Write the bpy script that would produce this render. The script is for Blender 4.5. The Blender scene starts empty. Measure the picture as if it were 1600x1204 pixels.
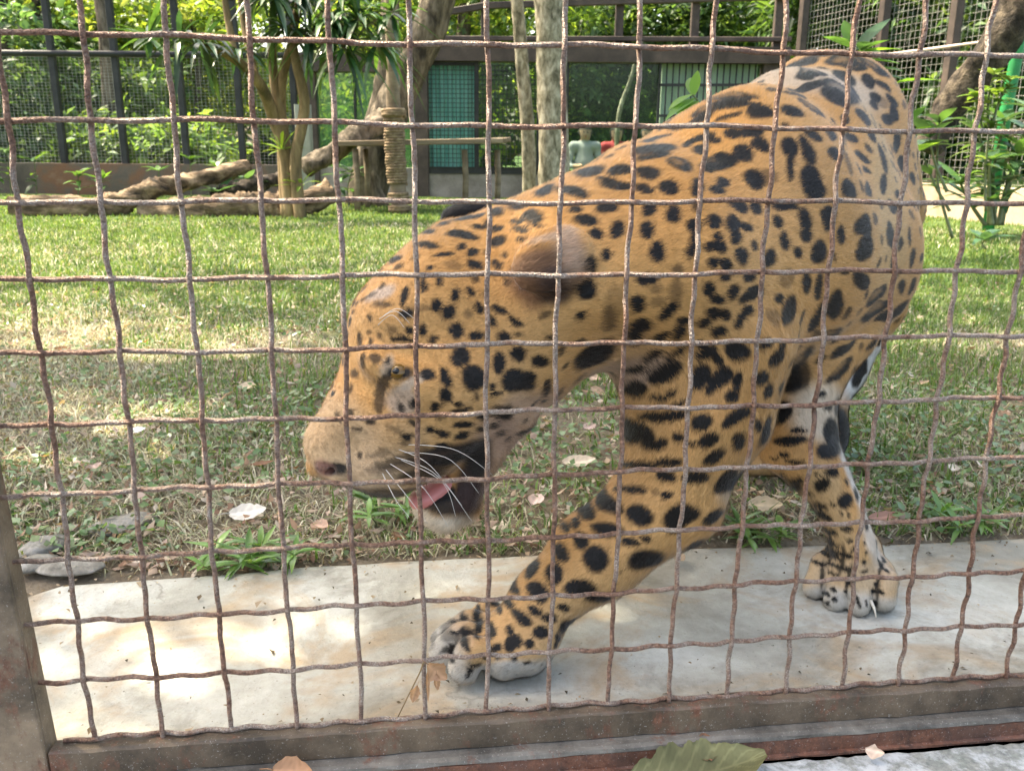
import bpy, math, random
import numpy as np
from mathutils import Matrix, Vector
from mathutils.bvhtree import BVHTree
R = np.random.default_rng(7)
random.seed(7)
scene = bpy.context.scene
COL = scene.collection

# ------------------------------------------------------------------ camera
F_PX, PITCH, ROLL, CAM_H = 1350.0, 0.2668, 0.0086, 0.545
cp, sp, cr, sr = math.cos(PITCH), math.sin(PITCH), math.cos(ROLL), math.sin(ROLL)
_r = np.array([1.0, 0, 0]); _d = np.array([0, -sp, -cp]); FWD = np.array([0, cp, -sp])
RIGHT = cr * _r - sr * _d
DOWN = sr * _r + cr * _d
CAM = np.array([0, 0, CAM_H])
cam_data = bpy.data.cameras.new('camera')
cam = bpy.data.objects.new('camera', cam_data); COL.objects.link(cam)
cam.matrix_world = Matrix(((RIGHT[0], -DOWN[0], -FWD[0], 0), (RIGHT[1], -DOWN[1], -FWD[1], 0),
                           (RIGHT[2], -DOWN[2], -FWD[2], CAM_H), (0, 0, 0, 1)))
cam_data.sensor_fit = 'HORIZONTAL'; cam_data.sensor_width = 36.0
cam_data.lens = F_PX / 1600 * 36.0
cam_data.clip_start = 0.02; cam_data.clip_end = 400
cam_data.dof.use_dof = True; cam_data.dof.focus_distance = 0.86; cam_data.dof.aperture_fstop = 18
scene.camera = cam

# ------------------------------------------------------------------ sky, sun, exposure
SUN = np.array([-0.45, 0.24, 0.88]); SUN /= np.linalg.norm(SUN)
world = bpy.data.worlds.new('World'); scene.world = world; world.use_nodes = True
wn = world.node_tree; wn.nodes.clear()
sky = wn.nodes.new('ShaderNodeTexSky'); sky.sky_type = 'NISHITA'; sky.sun_disc = False
sky.sun_elevation = math.asin(SUN[2]); sky.sun_rotation = math.atan2(SUN[0], SUN[1])
sky.air_density = 1.0; sky.dust_density = 5.0; sky.ozone_density = 0.6
bg = wn.nodes.new('ShaderNodeBackground'); bg.inputs['Strength'].default_value = 0.15
wo = wn.nodes.new('ShaderNodeOutputWorld')
wn.links.new(sky.outputs[0], bg.inputs[0]); wn.links.new(bg.outputs[0], wo.inputs[0])
sl = bpy.data.lights.new('sun', 'SUN'); sl.energy = 3.0; sl.angle = math.radians(0.53); sl.color = (1.0, 0.93, 0.80)
so = bpy.data.objects.new('sun', sl); COL.objects.link(so)
so.rotation_euler = Vector(-SUN).to_track_quat('-Z', 'Y').to_euler(); so.location = (-3, 3, 8)
scene.view_settings.view_transform = 'Standard'; scene.view_settings.look = 'None'
scene.view_settings.exposure = 2.5
scene.view_settings.use_white_balance = True; scene.view_settings.white_balance_temperature = 7300; scene.view_settings.white_balance_tint = 7; scene.view_settings.gamma = 1.0
scene.view_settings.use_curve_mapping = False
scene.render.engine = 'CYCLES'
scene.cycles.max_bounces = 7; scene.cycles.transparent_max_bounces = 12
scene.cycles.use_denoising = True

# ------------------------------------------------------------------ helpers
def ray(px, py):
    v = FWD + RIGHT * ((px - 800) / F_PX) + DOWN * ((py - 602) / F_PX)
    return v / np.linalg.norm(v)
def P(px, py, Y):
    v = ray(px, py); return CAM + v * (Y / v[1])
def G(px, py, z=0.0):
    v = ray(px, py); return CAM + v * ((z - CAM_H) / v[2])
def depth(p):
    return float(np.dot(np.asarray(p) - CAM, FWD))
def mpx(p):                      # metres per photo pixel at p
    return depth(p) / F_PX

def tag(o, label=None, cat=None, group=None, kind=None):
    if label: o['label'] = label
    if cat: o['category'] = cat
    if group: o['group'] = group
    if kind: o['kind'] = kind
    return o
def root(name, loc, label, cat, group=None):
    o = bpy.data.objects.new(name, None); COL.objects.link(o)
    o.location = [float(v) for v in loc]; o.empty_display_size = 0.05
    return tag(o, label, cat, group)
def mesh_data(name, V, Fc, mat=None, col=None, smooth=False, nrm=None):
    """V (n,3); Fc: (m,3) or (m,4) array or list of faces"""
    me = bpy.data.meshes.new(name)
    V = np.asarray(V, np.float32)
    if isinstance(Fc, np.ndarray):
        m, k = Fc.shape
        me.vertices.add(len(V)); me.vertices.foreach_set('co', V.ravel())
        me.loops.add(m * k); me.loops.foreach_set('vertex_index', Fc.astype(np.int32).ravel())
        me.polygons.add(m); me.polygons.foreach_set('loop_start', np.arange(0, m * k, k, dtype=np.int32))
        me.polygons.foreach_set('loop_total', np.full(m, k, np.int32))
        me.update(calc_edges=True); me.validate()
    else:
        me.from_pydata([tuple(map(float, v)) for v in V], [], [tuple(int(i) for i in f) for f in Fc]); me.update()
    if col is not None:
        a = me.color_attributes.new('Col', 'FLOAT_COLOR', 'POINT')
        c = np.ones((len(V), 4), np.float32); c[:, :3] = col
        a.data.foreach_set('color', c.ravel())
    if nrm is not None:
        a = me.attributes.new('Nrm', 'FLOAT_VECTOR', 'POINT')
        a.data.foreach_set('vector', np.asarray(nrm, np.float32).ravel())
    if smooth:
        me.polygons.foreach_set('use_smooth', np.ones(len(me.polygons), bool))
    if mat: me.materials.append(mat)
    return me
def link(name, me, parent=None):
    o = bpy.data.objects.new(name, me); COL.objects.link(o)
    if parent is not None: adopt(o, parent)
    return o
def wmat(o):
    m = Matrix.Translation(o.location)
    return m
def adopt(o, parent):
    o.parent = parent
    M = Matrix.Identity(4); q = parent
    M = Matrix.Translation(q.location)
    if q.parent is not None: M = Matrix.Identity(4)   # part meshes carry world coordinates
    o.matrix_parent_inverse = M.inverted()
def obj(name, V, Fc, mat, parent=None, col=None, smooth=False):
    return link(name, mesh_data(name, V, Fc, mat, col, smooth), parent)

class MB:
    def __init__(s): s.V = []; s.F = []
    def add(s, V, Fc):
        b = len(s.V); s.V += [tuple(map(float, v)) for v in V]; s.F += [tuple(int(i) + b for i in f) for f in Fc]; return s
    def build(s, name, mat, parent=None, smooth=False):
        return obj(name, np.array(s.V), s.F, mat, parent, smooth=smooth)
def boxd(c, ax, ay, az, bev=0.0):
    """box from centre and three half-axis vectors, small chamfer on the corners' edges"""
    c = np.asarray(c, float); ax, ay, az = (np.asarray(v, float) for v in (ax, ay, az))
    if bev <= 0:
        V = [c + i * ax + j * ay + k * az for k in (-1, 1) for j in (-1, 1) for i in (-1, 1)]
        return V, [(0, 2, 3, 1), (4, 5, 7, 6), (0, 1, 5, 4), (2, 6, 7, 3), (0, 4, 6, 2), (1, 3, 7, 5)]
    lx, ly, lz = (np.linalg.norm(v) for v in (ax, ay, az))
    fx, fy = 1 - bev / lx, 1 - bev / ly
    ring = [(-fx, -1), (fx, -1), (1, -fy), (1, fy), (fx, 1), (-fx, 1), (-1, fy), (-1, -fy)]
    V = []
    for k in (-1, 1):
        V += [c + i * ax + j * ay + k * az for i, j in ring]
    Fc = [tuple(range(7, -1, -1)), tuple(range(8, 16))] + [(i, (i + 1) % 8, 8 + (i + 1) % 8, 8 + i) for i in range(8)]
    return V, Fc
def box(x0, x1, y0, y1, z0, z1, bev=0.0):
    return boxd(((x0 + x1) / 2, (y0 + y1) / 2, (z0 + z1) / 2), ((x1 - x0) / 2, 0, 0), (0, (y1 - y0) / 2, 0), (0, 0, (z1 - z0) / 2), bev)
def bar(a, b, w, h, bev=0.0, up=(0, 0, 1)):
    a, b = np.asarray(a, float), np.asarray(b, float); d = b - a; L = np.linalg.norm(d); d /= L
    s = np.cross(d, up); s /= np.linalg.norm(s); u = np.cross(s, d)
    return boxd((a + b) / 2, s * w / 2, u * h / 2, d * L / 2, bev)
def smooth_path(pts, n):
    pts = np.asarray(pts, float); k = len(pts)
    if k == 2: return pts[0] + (pts[1] - pts[0]) * np.linspace(0, 1, n)[:, None]
    t = np.linspace(0, k - 1, n); i = np.clip(t.astype(int), 0, k - 2); u = (t - i)[:, None]
    p0 = pts[np.clip(i - 1, 0, k - 1)]; p1 = pts[i]; p2 = pts[i + 1]; p3 = pts[np.clip(i + 2, 0, k - 1)]
    return 0.5 * (2 * p1 + (p2 - p0) * u + (2 * p0 - 5 * p1 + 4 * p2 - p3) * u * u + (3 * p1 - p0 - 3 * p2 + p3) * u ** 3)
def tube(pts, rad, seg=8, bump=0.0, rng=None, cap=True, flat=1.0):
    pts = np.asarray(pts, float); n = len(pts); rad = np.broadcast_to(np.asarray(rad, float), (n,))
    T = np.gradient(pts, axis=0); T /= np.linalg.norm(T, axis=1)[:, None] + 1e-12
    ref = np.array([0, 0, 1.0]) if abs(T[:, 2]).mean() < 0.8 else np.array([1.0, 0, 0])
    S = np.cross(T, ref); S /= np.linalg.norm(S, axis=1)[:, None] + 1e-12
    U = np.cross(S, T)
    a = np.linspace(0, 2 * math.pi, seg, endpoint=False)
    rr = np.repeat(rad[:, None], seg, 1)
    if bump: rr = rr * (1 + bump * (rng or R).normal(size=(n, seg)) * 0.6 + bump * np.sin(3 * a + np.arange(n)[:, None] * 0.6))
    V = pts[:, None] + rr[..., None] * (np.cos(a)[None, :, None] * S[:, None] + flat * np.sin(a)[None, :, None] * U[:, None])
    i = np.arange(n - 1)[:, None] * seg; j = np.arange(seg)[None]; j2 = (j + 1) % seg
    Fc = np.stack([i + j, i + seg + j, i + seg + j2, i + j2], -1).reshape(-1, 4)
    V = V.reshape(-1, 3); Fl = [tuple(f) for f in Fc]
    if cap: Fl += [tuple(range(seg)), tuple(range(n * seg - 1, (n - 1) * seg - 1, -1))]
    return V, Fl

# ------------------------------------------------------------------ materials
def M(name):
    m = bpy.data.materials.new(name); m.use_nodes = True
    nt = m.node_tree; b = nt.nodes['Principled BSDF']
    return m, nt, b
def N(nt, typ, **kw):
    n = nt.nodes.new(typ)
    for k, v in kw.items():
        if k.startswith('i_'): n.inputs[k[2:].replace('_', ' ')].default_value = v
        else: setattr(n, k, v)
    return n
def ramp(nt, fac, stops):
    r = N(nt, 'ShaderNodeValToRGB'); e = r.color_ramp.elements
    while len(e) < len(stops): e.new(0.5)
    for el, (p, c) in zip(e, stops):
        el.position = p; el.color = (*c, 1) if len(c) == 3 else c
    nt.links.new(fac, r.inputs[0]); return r.outputs[0]
def noise(nt, scale, detail=5, rough=0.6, co=None, stretch=None, dist=0.0):
    n = N(nt, 'ShaderNodeTexNoise'); n.inputs['Scale'].default_value = scale
    n.inputs['Detail'].default_value = detail; n.inputs['Roughness'].default_value = rough; n.inputs['Distortion'].default_value = dist
    if co is None:
        co = N(nt, 'ShaderNodeNewGeometry').outputs['Position']
    if stretch:
        mp = N(nt, 'ShaderNodeMapping'); mp.inputs['Scale'].default_value = stretch
        nt.links.new(co, mp.inputs[0]); co = mp.outputs[0]
    nt.links.new(co, n.inputs['Vector']); return n.outputs['Fac']
def mixc(nt, fac, a, b, mode='MIX'):
    m = N(nt, 'ShaderNodeMix', data_type='RGBA', blend_type=mode)
    for s, v in ((0, fac), (6, a), (7, b)):
        if isinstance(v, (tuple, list)): m.inputs[s].default_value = (*v, 1) if len(v) == 3 else v
        elif isinstance(v, (int, float)): m.inputs[s].default_value = v
        else: nt.links.new(v, m.inputs[s])
    return m.outputs[2]
def bump(nt, b, h, strength=0.4, dist=0.01):
    n = N(nt, 'ShaderNodeBump'); n.inputs['Strength'].default_value = strength; n.inputs['Distance'].default_value = dist
    nt.links.new(h, n.inputs['Height']); nt.links.new(n.outputs[0], b.inputs['Normal'])
def mottled(name, stops, scale=8, rough=0.8, bumpd=0.004, bstr=0.5, stretch=None, metal=0.0, fine=60, spec=0.3):
    m, nt, b = M(name)
    f = noise(nt, scale, 6, 0.65, stretch=stretch, dist=0.3)
    c = ramp(nt, f, stops)
    f2 = noise(nt, fine, 4, 0.7, stretch=stretch)
    c = mixc(nt, 0.5, c, ramp(nt, f2, [(0.25, (0.45, 0.45, 0.45)), (0.75, (1.0, 1.0, 1.0))]), 'MULTIPLY')
    nt.links.new(c, b.inputs['Base Color'])
    b.inputs['Roughness'].default_value = rough; b.inputs['Metallic'].default_value = metal
    b.inputs['Specular IOR Level'].default_value = spec
    mm = N(nt, 'ShaderNodeMath', operation='ADD'); nt.links.new(f, mm.inputs[0]); nt.links.new(f2, mm.inputs[1])
    if bumpd: bump(nt, b, mm.outputs[0], bstr, bumpd)
    return m
def leafy(name, trans=0.45, rough=0.45, spec=0.4):
    m, nt, b = M(name)
    a = N(nt, 'ShaderNodeAttribute', attribute_name='Col')
    nt.links.new(a.outputs['Color'], b.inputs['Base Color'])
    b.inputs['Roughness'].default_value = rough; b.inputs['Specular IOR Level'].default_value = spec
    if trans > 0:
        t = N(nt, 'ShaderNodeBsdfTranslucent')
        c = mixc(nt, 1.0, a.outputs['Color'], (1.35, 1.25, 0.55), 'MULTIPLY')
        nt.links.new(c, t.inputs['Color'])
        mx = N(nt, 'ShaderNodeMixShader'); mx.inputs[0].default_value = trans
        nt.links.new(b.outputs[0], mx.inputs[1]); nt.links.new(t.outputs[0], mx.inputs[2])
        nt.links.new(mx.outputs[0], nt.nodes['Material Output'].inputs['Surface'])
    return m
MAT = {}
MAT['leaf'] = leafy('leaf', 0.58)
MAT['leaf_gloss'] = leafy('leaf_gloss', 0.35, 0.3, 0.6)
MAT['grass'] = leafy('grass', 0.35, 0.6, 0.25)
MAT['dry'] = leafy('dry', 0.2, 0.8, 0.2)
MAT['bark'] = mottled('bark', [(0.36, (0.03, 0.024, 0.017)), (0.5, (0.12, 0.095, 0.065)), (0.64, (0.26, 0.21, 0.155))], 11, 0.9, 0.025, 1.0, (1, 1, 0.3), fine=45)
MAT['bark_log'] = mottled('bark_log', [(0.36, (0.03, 0.022, 0.014)), (0.5, (0.17, 0.115, 0.07)), (0.64, (0.40, 0.29, 0.18))], 9, 0.9, 0.03, 1.0, (0.35, 1, 1.4), fine=30)
MAT['bark_dark'] = mottled('bark_dark', [(0.36, (0.014, 0.011, 0.009)), (0.5, (0.06, 0.046, 0.034)), (0.64, (0.16, 0.125, 0.09))], 12, 0.9, 0.03, 1.0, fine=40)
MAT['bark_pale'] = mottled('bark_pale', [(0.36, (0.09, 0.08, 0.05)), (0.5, (0.25, 0.22, 0.155)), (0.64, (0.44, 0.40, 0.31))], 17, 0.85, 0.006, 0.6, (1, 1, 0.5), fine=60)
MAT['bark_tan'] = mottled('bark_tan', [(0.36, (0.08, 0.06, 0.028)), (0.52, (0.21, 0.14, 0.068)), (0.66, (0.33, 0.235, 0.12))], 10, 0.8, 0.005, 0.5, (1, 1, 0.3), fine=50)
MAT['timber'] = mottled('timber', [(0.3, (0.12, 0.09, 0.06)), (0.55, (0.25, 0.19, 0.13)), (0.75, (0.36, 0.3, 0.22))], 6, 0.85, 0.004, 0.5, (0.3, 1, 2), fine=60)
MAT['black_steel'] = mottled('black_steel', [(0.3, (0.012, 0.013, 0.014)), (0.7, (0.04, 0.04, 0.042))], 6, 0.55, 0.001, 0.3)
MAT['brown_steel'] = mottled('brown_steel', [(0.3, (0.035, 0.026, 0.022)), (0.55, (0.075, 0.055, 0.046)), (0.75, (0.12, 0.085, 0.07))], 5, 0.65, 0.001, 0.3)
MAT['concrete_wall'] = mottled('concrete_wall', [(0.3, (0.14, 0.12, 0.1)), (0.5, (0.25, 0.22, 0.19)), (0.7, (0.36, 0.32, 0.28))], 3, 0.9, 0.003, 0.4)
MAT['mesh_steel'] = mottled('mesh_steel', [(0.3, (0.12, 0.12, 0.11)), (0.7, (0.28, 0.27, 0.25))], 5, 0.5, 0, metal=0.3)
# ------------------------------------------------------------------ near mesh fence (rusty crimped wire in an angle frame)
SP = 0.06; YAW = 0.1248
FO = np.array([-6.3055 * SP, 11.239 * SP, CAM_H + 1.3092 * SP])
FU = np.array([math.cos(YAW), math.sin(YAW), 0]); FN = np.array([math.sin(YAW), -math.cos(YAW), 0]); FZ = np.array([0, 0, 1.0])
def FPt(u, n, z): return np.array([FO[0], FO[1], 0]) + FU * u + FN * n + FZ * z
def fhit(px, py, n):
    v = ray(px, py); p0 = FPt(0, n, 0); t = np.dot(p0 - CAM, FN) / np.dot(v, FN)
    q = CAM + v * t; return float(np.dot(q - p0, FU)), float(q[2])

def wire_material():
    m, nt, b = M('rusty_wire')
    f = noise(nt, 55, 5, 0.7); g = noise(nt, 260, 4, 0.7); h = noise(nt, 600, 3, 0.7); lng = noise(nt, 9, 3, 0.5)
    rust = ramp(nt, g, [(0.32, (0.06, 0.024, 0.014)), (0.5, (0.21, 0.098, 0.058)), (0.66, (0.36, 0.21, 0.14))])
    grey = ramp(nt, h, [(0.3, (0.17, 0.125, 0.1)), (0.5, (0.38, 0.315, 0.265)), (0.68, (0.68, 0.62, 0.55))])
    a = N(nt, 'ShaderNodeMath', operation='ADD'); nt.links.new(f, a.inputs[0]); nt.links.new(lng, a.inputs[1])
    k = ramp(nt, a.outputs[0], [(0.0, (0, 0, 0)), (0.98 / 2, (0.05, 0.05, 0.05)), (1.25 / 2, (0.75, 0.75, 0.75))])
    hv = N(nt, 'ShaderNodeMath', operation='MULTIPLY'); hv.inputs[1].default_value = 0.5; nt.links.new(a.outputs[0], hv.inputs[0])
    k = ramp(nt, hv.outputs[0], [(0.46, (0.07, 0.07, 0.07)), (0.59, (0.72, 0.72, 0.72))])
    c = mixc(nt, k, rust, grey)
    nt.links.new(c, b.inputs['Base Color'])
    b.inputs['Roughness'].default_value = 0.38; b.inputs['Metallic'].default_value = 0.3; b.inputs['Specular IOR Level'].default_value = 0.7
    s = N(nt, 'ShaderNodeMath', operation='ADD'); nt.links.new(g, s.inputs[0]); nt.links.new(h, s.inputs[1])
    bump(nt, b, s.outputs[0], 1.0, 0.004)
    return m
MAT['wire'] = wire_material()
def frame_material(name, base, rustw):
    m, nt, b = M(name)
    f = noise(nt, 14, 6, 0.7); g = noise(nt, 120, 5, 0.75); st = noise(nt, 24, 7, 0.75, stretch=(1, 1, 0.5))
    paint = ramp(nt, f, [(0.36, tuple(x * 0.45 for x in base)), (0.64, tuple(x * 1.5 for x in base))])
    rust = ramp(nt, g, [(0.3, (0.06, 0.022, 0.014)), (0.6, (0.16, 0.068, 0.04)), (0.8, (0.25, 0.12, 0.075))])
    k = ramp(nt, st, [(rustw, (0, 0, 0)), (rustw + 0.1, (1, 1, 1))])
    c = mixc(nt, k, paint, rust)
    sp_ = noise(nt, 420, 3, 0.7); c = mixc(nt, ramp(nt, sp_, [(0.62, (0, 0, 0)), (0.7, (0.6, 0.6, 0.6))]), c, (0.38, 0.36, 0.33))
    nt.links.new(c, b.inputs['Base Color']); b.inputs['Roughness'].default_value = 0.6; b.inputs['Specular IOR Level'].default_value = 0.4
    bump(nt, b, g, 0.6, 0.0015); return m
MAT['frame'] = frame_material('frame_paint', (0.09, 0.064, 0.042), 0.53)
MAT['post'] = frame_material('post_paint', (0.155, 0.113, 0.075), 0.56)
MAT['sill'] = frame_material('sill_paint', (0.118, 0.105, 0.088), 0.56)
MAT['sill_rust'] = frame_material('sill_rust', (0.1, 0.05, 0.035), 0.42)

fence = root('wire_mesh_fence', FPt(0.4, 0, 0), 'rusty crimped wire mesh fence in a steel angle frame, right in front of the jaguar', 'fence')
WR, AMP = 0.00225, 0.0016
z10 = FO[2] - 10 * SP
RAIL_TOP = z10 - 0.0022
def wire_pts(s, a0, axis, other, sign, jr):
    # crimped: one and a half waves per opening
    ph = s / SP * 1.5 * 2 * math.pi
    off = sign * AMP * np.cos(ph) * (1 + 0.12 * np.sin(s * 31 + jr))
    w = 0.0011 * np.sin(s * 17 + jr * 3) + 0.0007 * np.sin(s * 61 + jr * 7)
    out = []
    for t, o, ww in zip(s, off, w):
        out.append(FPt(t, o, other + ww) if axis == 'u' else FPt(other + ww, o, FO[2] - t))
    return np.array(out)
for r in range(-2, 11):
    s = np.linspace(-1.7 * SP, 25.4 * SP, 860) if r < 10 else np.linspace(-0.45 * SP, 25.4 * SP, 840)
    sg = 1 if r % 2 == 0 else -1
    z = FO[2] - r * SP
    p = wire_pts(s, 0, 'u', z, sg, r * 1.7)
    V, Fc = tube(p, WR * (1 + 0.04 * R.normal(size=len(p))), 10, 0.05)
    obj('wire', V, Fc, MAT['wire'], fence, smooth=True)
zt = -2.6 * SP; zb = FO[2] - RAIL_TOP
for c in range(0, 26):
    s = np.linspace(zt, zb, 420)
    sg = -1 if c % 2 == 0 else 1
    u0 = c * SP
    p = wire_pts(s, 0, 'z', u0, sg, c * 2.3 + 5)
    V, Fc = tube(p, WR * (1 + 0.04 * R.normal(size=len(p))), 10, 0.05)
    obj('wire', V, Fc, MAT['wire'], fence, smooth=True)
# frame: bottom angle rail, left post with its return flange
NF = 0.013
_, zrb = fhit(760, 1166, NF)
uL, _ = fhit(69, 1155, NF)
U1 = 25.6 * SP
def fbox(u0, u1, n0, n1, z0, z1, bev=0.0):
    return boxd(FPt((u0 + u1) / 2, (n0 + n1) / 2, (z0 + z1) / 2), FU * (u1 - u0) / 2, FN * (n1 - n0) / 2, FZ * (z1 - z0) / 2, bev)
def fprofile(name, prof, u0, u1, mat, n=60, parent=None, wob=0.0006, smooth=False):
    """extrude a closed (n,z) profile along the fence with small dents"""
    V = []; k = len(prof)
    for i in range(n):
        u = u0 + (u1 - u0) * i / (n - 1)
        for j, (a, z) in enumerate(prof):
            V.append(FPt(u, a + R.normal() * wob, z + R.normal() * wob * 0.7))
    Fc = [(i * k + j, (i + 1) * k + j, (i + 1) * k + (j + 1) % k, i * k + (j + 1) % k) for i in range(n - 1) for j in range(k)]
    Fc += [tuple(range(k)), tuple(range(n * k - 1, (n - 1) * k - 1, -1))]
    return obj(name, np.array(V), Fc, mat, parent, smooth=smooth)
fprofile('bottom_rail', [(-0.005, RAIL_TOP), (NF - 0.002, RAIL_TOP), (NF, RAIL_TOP - 0.002), (NF, zrb), (NF - 0.004, zrb), (NF - 0.004, RAIL_TOP - 0.006), (-0.005, RAIL_TOP - 0.006)],
         uL + 0.0015, U1, MAT['frame'], 90, fence)
uB, _ = fhit(83, 1152, NF - 0.03)
V = MB()
V.add(*fbox(uL - 0.055, uL, NF - 0.004, NF + 0.001, zrb - 0.002, 0.72, 0.0012))
V.add(*fbox(uL - 0.0045, uL - 0.0002, NF - 0.027, NF - 0.0045, zrb + 0.004, 0.72, 0.001))
V.V = [tuple(np.array(v) - FU * (0.042 * (v[2] - zrb))) for v in V.V]      # the post leans a little outwards
V.build('corner_post', MAT['post'], fence)
# sill channel bedded on the ledge in front of the rail
zs = zrb - 0.001
sill = root('steel_sill', FPt(0.4, 0.02, zs - 0.02), 'grey topped rusty steel sill channel running along under the mesh fence', 'sill')
fprofile('sill_top', [(-0.018, zs), (0.022, zs), (0.0262, zs - 0.0016), (0.0275, zs - 0.005), (0.0265, zs - 0.006), (-0.018, zs - 0.006)], uL - 0.06, U1, MAT['sill'], 80, sill, 0.0004)
fprofile('sill_face', [(0.0195, zs - 0.0062), (0.0268, zs - 0.0062), (0.0268, zs - 0.0215), (0.0305, zs - 0.0225), (0.0305, zs - 0.025), (0.0195, zs - 0.025)], uL - 0.06, U1, MAT['sill_rust'], 80, sill, 0.0004)
LEDGE_Z = zs - 0.0235
def ledge_material():
    m, nt, b = M('peeling_ledge')
    f = noise(nt, 34, 9, 0.75, dist=0.2); g = noise(nt, 160, 5, 0.7); big = noise(nt, 5, 3, 0.5)
    conc = ramp(nt, g, [(0.3, (0.13, 0.14, 0.13)), (0.7, (0.3, 0.3, 0.27))])
    a = N(nt, 'ShaderNodeMath', operation='MULTIPLY_ADD'); a.inputs[1].default_value = 0.5; nt.links.new(big, a.inputs[0]); nt.links.new(f, a.inputs[2])
    k = ramp(nt, a.outputs[0], [(0.66, (0, 0, 0)), (0.80, (1, 1, 1))])
    c = mixc(nt, k, conc, (0.44, 0.45, 0.45))
    grn = noise(nt, 12, 4, 0.6); c = mixc(nt, ramp(nt, grn, [(0.55, (0, 0, 0)), (0.7, (0.35, 0.35, 0.35))]), c, (0.2, 0.26, 0.2))
    nt.links.new(c, b.inputs['Base Color']); b.inputs['Roughness'].default_value = 0.9
    bump(nt, b, g, 0.35, 0.0012); b.inputs['Specular IOR Level'].default_value = 0.1
    return m
nu, nn = 240, 34
us = np.linspace(-0.35, U1 + 0.2, nu); ns = np.linspace(0, 1, nn) ** 1.5
edge = 0.0322 + 0.0018 * np.sin(us * 41) * np.sin(us * 17 + 1) + 0.0010 * R.normal(size=nu)
V = []
for i, u in enumerate(us):
    for j, t in enumerate(ns):
        n = edge[i] + t * 0.30
        z = LEDGE_Z - 0.005 * max(0, 1 - j / 2.0) + 0.0006 * math.sin(u * 23 + n * 31)
        V.append(FPt(u, n, z))
Fc = np.array([(i * nn + j, i * nn + j + 1, (i + 1) * nn + j + 1, (i + 1) * nn + j) for i in range(nu - 1) for j in range(nn - 1)])
o = obj('concrete_ledge', np.array(V), Fc, ledge_material(), smooth=True); tag(o, kind='structure')
# ------------------------------------------------------------------ ground: concrete strip, earth, lawn
def vnoise(x, y, seed=0, oct=4):
    r = np.random.default_rng(seed + 100); out = 0; a = 1.0; f = 1.0
    for _ in range(oct):
        s = 0
        for k in range(5):
            th = r.uniform(0, 2 * math.pi); ph = r.uniform(0, 2 * math.pi); fr = f * r.uniform(0.7, 1.4)
            s = s + np.sin((x * math.cos(th) + y * math.sin(th)) * fr + ph)
        out = out + a * s / 2.2; a *= 0.55; f *= 2.1
    return out
def strip_far(x):       # far edge (Y) of the concrete strip
    x = np.asarray(x, float)
    return np.interp(x, [-1.6, -.62, -.58, -.42, -.26, 0, .18, .32, .56, .76, 2.6], [.86, .975, 1.017, 1.043, 1.082, 1.108, 1.124, 1.139, 1.161, 1.186, 1.4]) + 0.010 * vnoise(x * 5, x * 0, 3, 5) / 1.5
def strip_material():
    m, nt, b = M('worn_concrete')
    f = noise(nt, 3.2, 7, 0.62, dist=0.6); g = noise(nt, 40, 6, 0.7); s = noise(nt, 7, 5, 0.6, dist=1.0); q = noise(nt, 240, 4, 0.7)
    c = ramp(nt, f, [(0.36, (0.25, 0.235, 0.195)), (0.5, (0.39, 0.375, 0.32)), (0.62, (0.49, 0.48, 0.43))])
    c = mixc(nt, ramp(nt, s, [(0.49, (0, 0, 0)), (0.64, (0.75, 0.75, 0.75))]), c, (0.36, 0.255, 0.15))
    dk = noise(nt, 5.5, 6, 0.7, dist=0.4); c = mixc(nt, ramp(nt, dk, [(0.52, (0, 0, 0)), (0.68, (0.75, 0.75, 0.75))]), c, (0.14, 0.12, 0.085))
    c = mixc(nt, 0.55, c, ramp(nt, g, [(0.3, (0.62, 0.6, 0.58)), (0.65, (1, 1, 1))]), 'MULTIPLY')
    c = mixc(nt, ramp(nt, q, [(0.62, (0, 0, 0)), (0.70, (0.5, 0.5, 0.5))]), c, (0.08, 0.07, 0.05))
    # hairline cracks
    v = N(nt, 'ShaderNodeTexVoronoi', feature='DISTANCE_TO_EDGE'); v.inputs['Scale'].default_value = 2.1
    gp = N(nt, 'ShaderNodeNewGeometry').outputs['Position']; wob = N(nt, 'ShaderNodeTexNoise'); wob.inputs['Scale'].default_value = 14; wob.inputs['Detail'].default_value = 6
    vm = N(nt, 'ShaderNodeVectorMath', operation='MULTIPLY_ADD'); vm.inputs[1].default_value = (0.13, 0.13, 0.13)
    nt.links.new(gp, wob.inputs['Vector']); nt.links.new(wob.outputs['Color'], vm.inputs[0]); nt.links.new(gp, vm.inputs[2]); nt.links.new(vm.outputs[0], v.inputs['Vector'])
    ck = ramp(nt, v.outputs['Distance'], [(0.0, (0.55, 0.55, 0.55)), (0.006, (0, 0, 0))])
    msk = ramp(nt, noise(nt, 2.3, 3), [(0.5, (0, 0, 0)), (0.6, (1, 1, 1))])
    c = mixc(nt, mixc(nt, 1.0, ck, msk, 'MULTIPLY'), c, (0.12, 0.1, 0.08))
    nt.links.new(c, b.inputs['Base Color']); b.inputs['Roughness'].default_value = 0.75; b.inputs['Specular IOR Level'].default_value = 0.35
    a = N(nt, 'ShaderNodeMath', operation='ADD'); nt.links.new(g, a.inputs[0]); nt.links.new(q, a.inputs[1]); bump(nt, b, a.outputs[0], 0.5, 0.0025)
    return m
xs = np.linspace(-1.6, 2.6, 260); ny = 40
V = []
for x in xs:
    y0 = FO[1] + (x - FO[0]) * math.tan(YAW) + 0.003; y1 = strip_far(x)
    for j in range(ny):
        t = j / (ny - 1); y = y0 + (y1 - y0) * t
        z = 0.0012 * vnoise(np.array(x * 6), np.array(y * 6), 5, 3) - (0.012 * max(0, (t - 0.95) / 0.05) ** 2)
        V.append((x, y, z))
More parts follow.
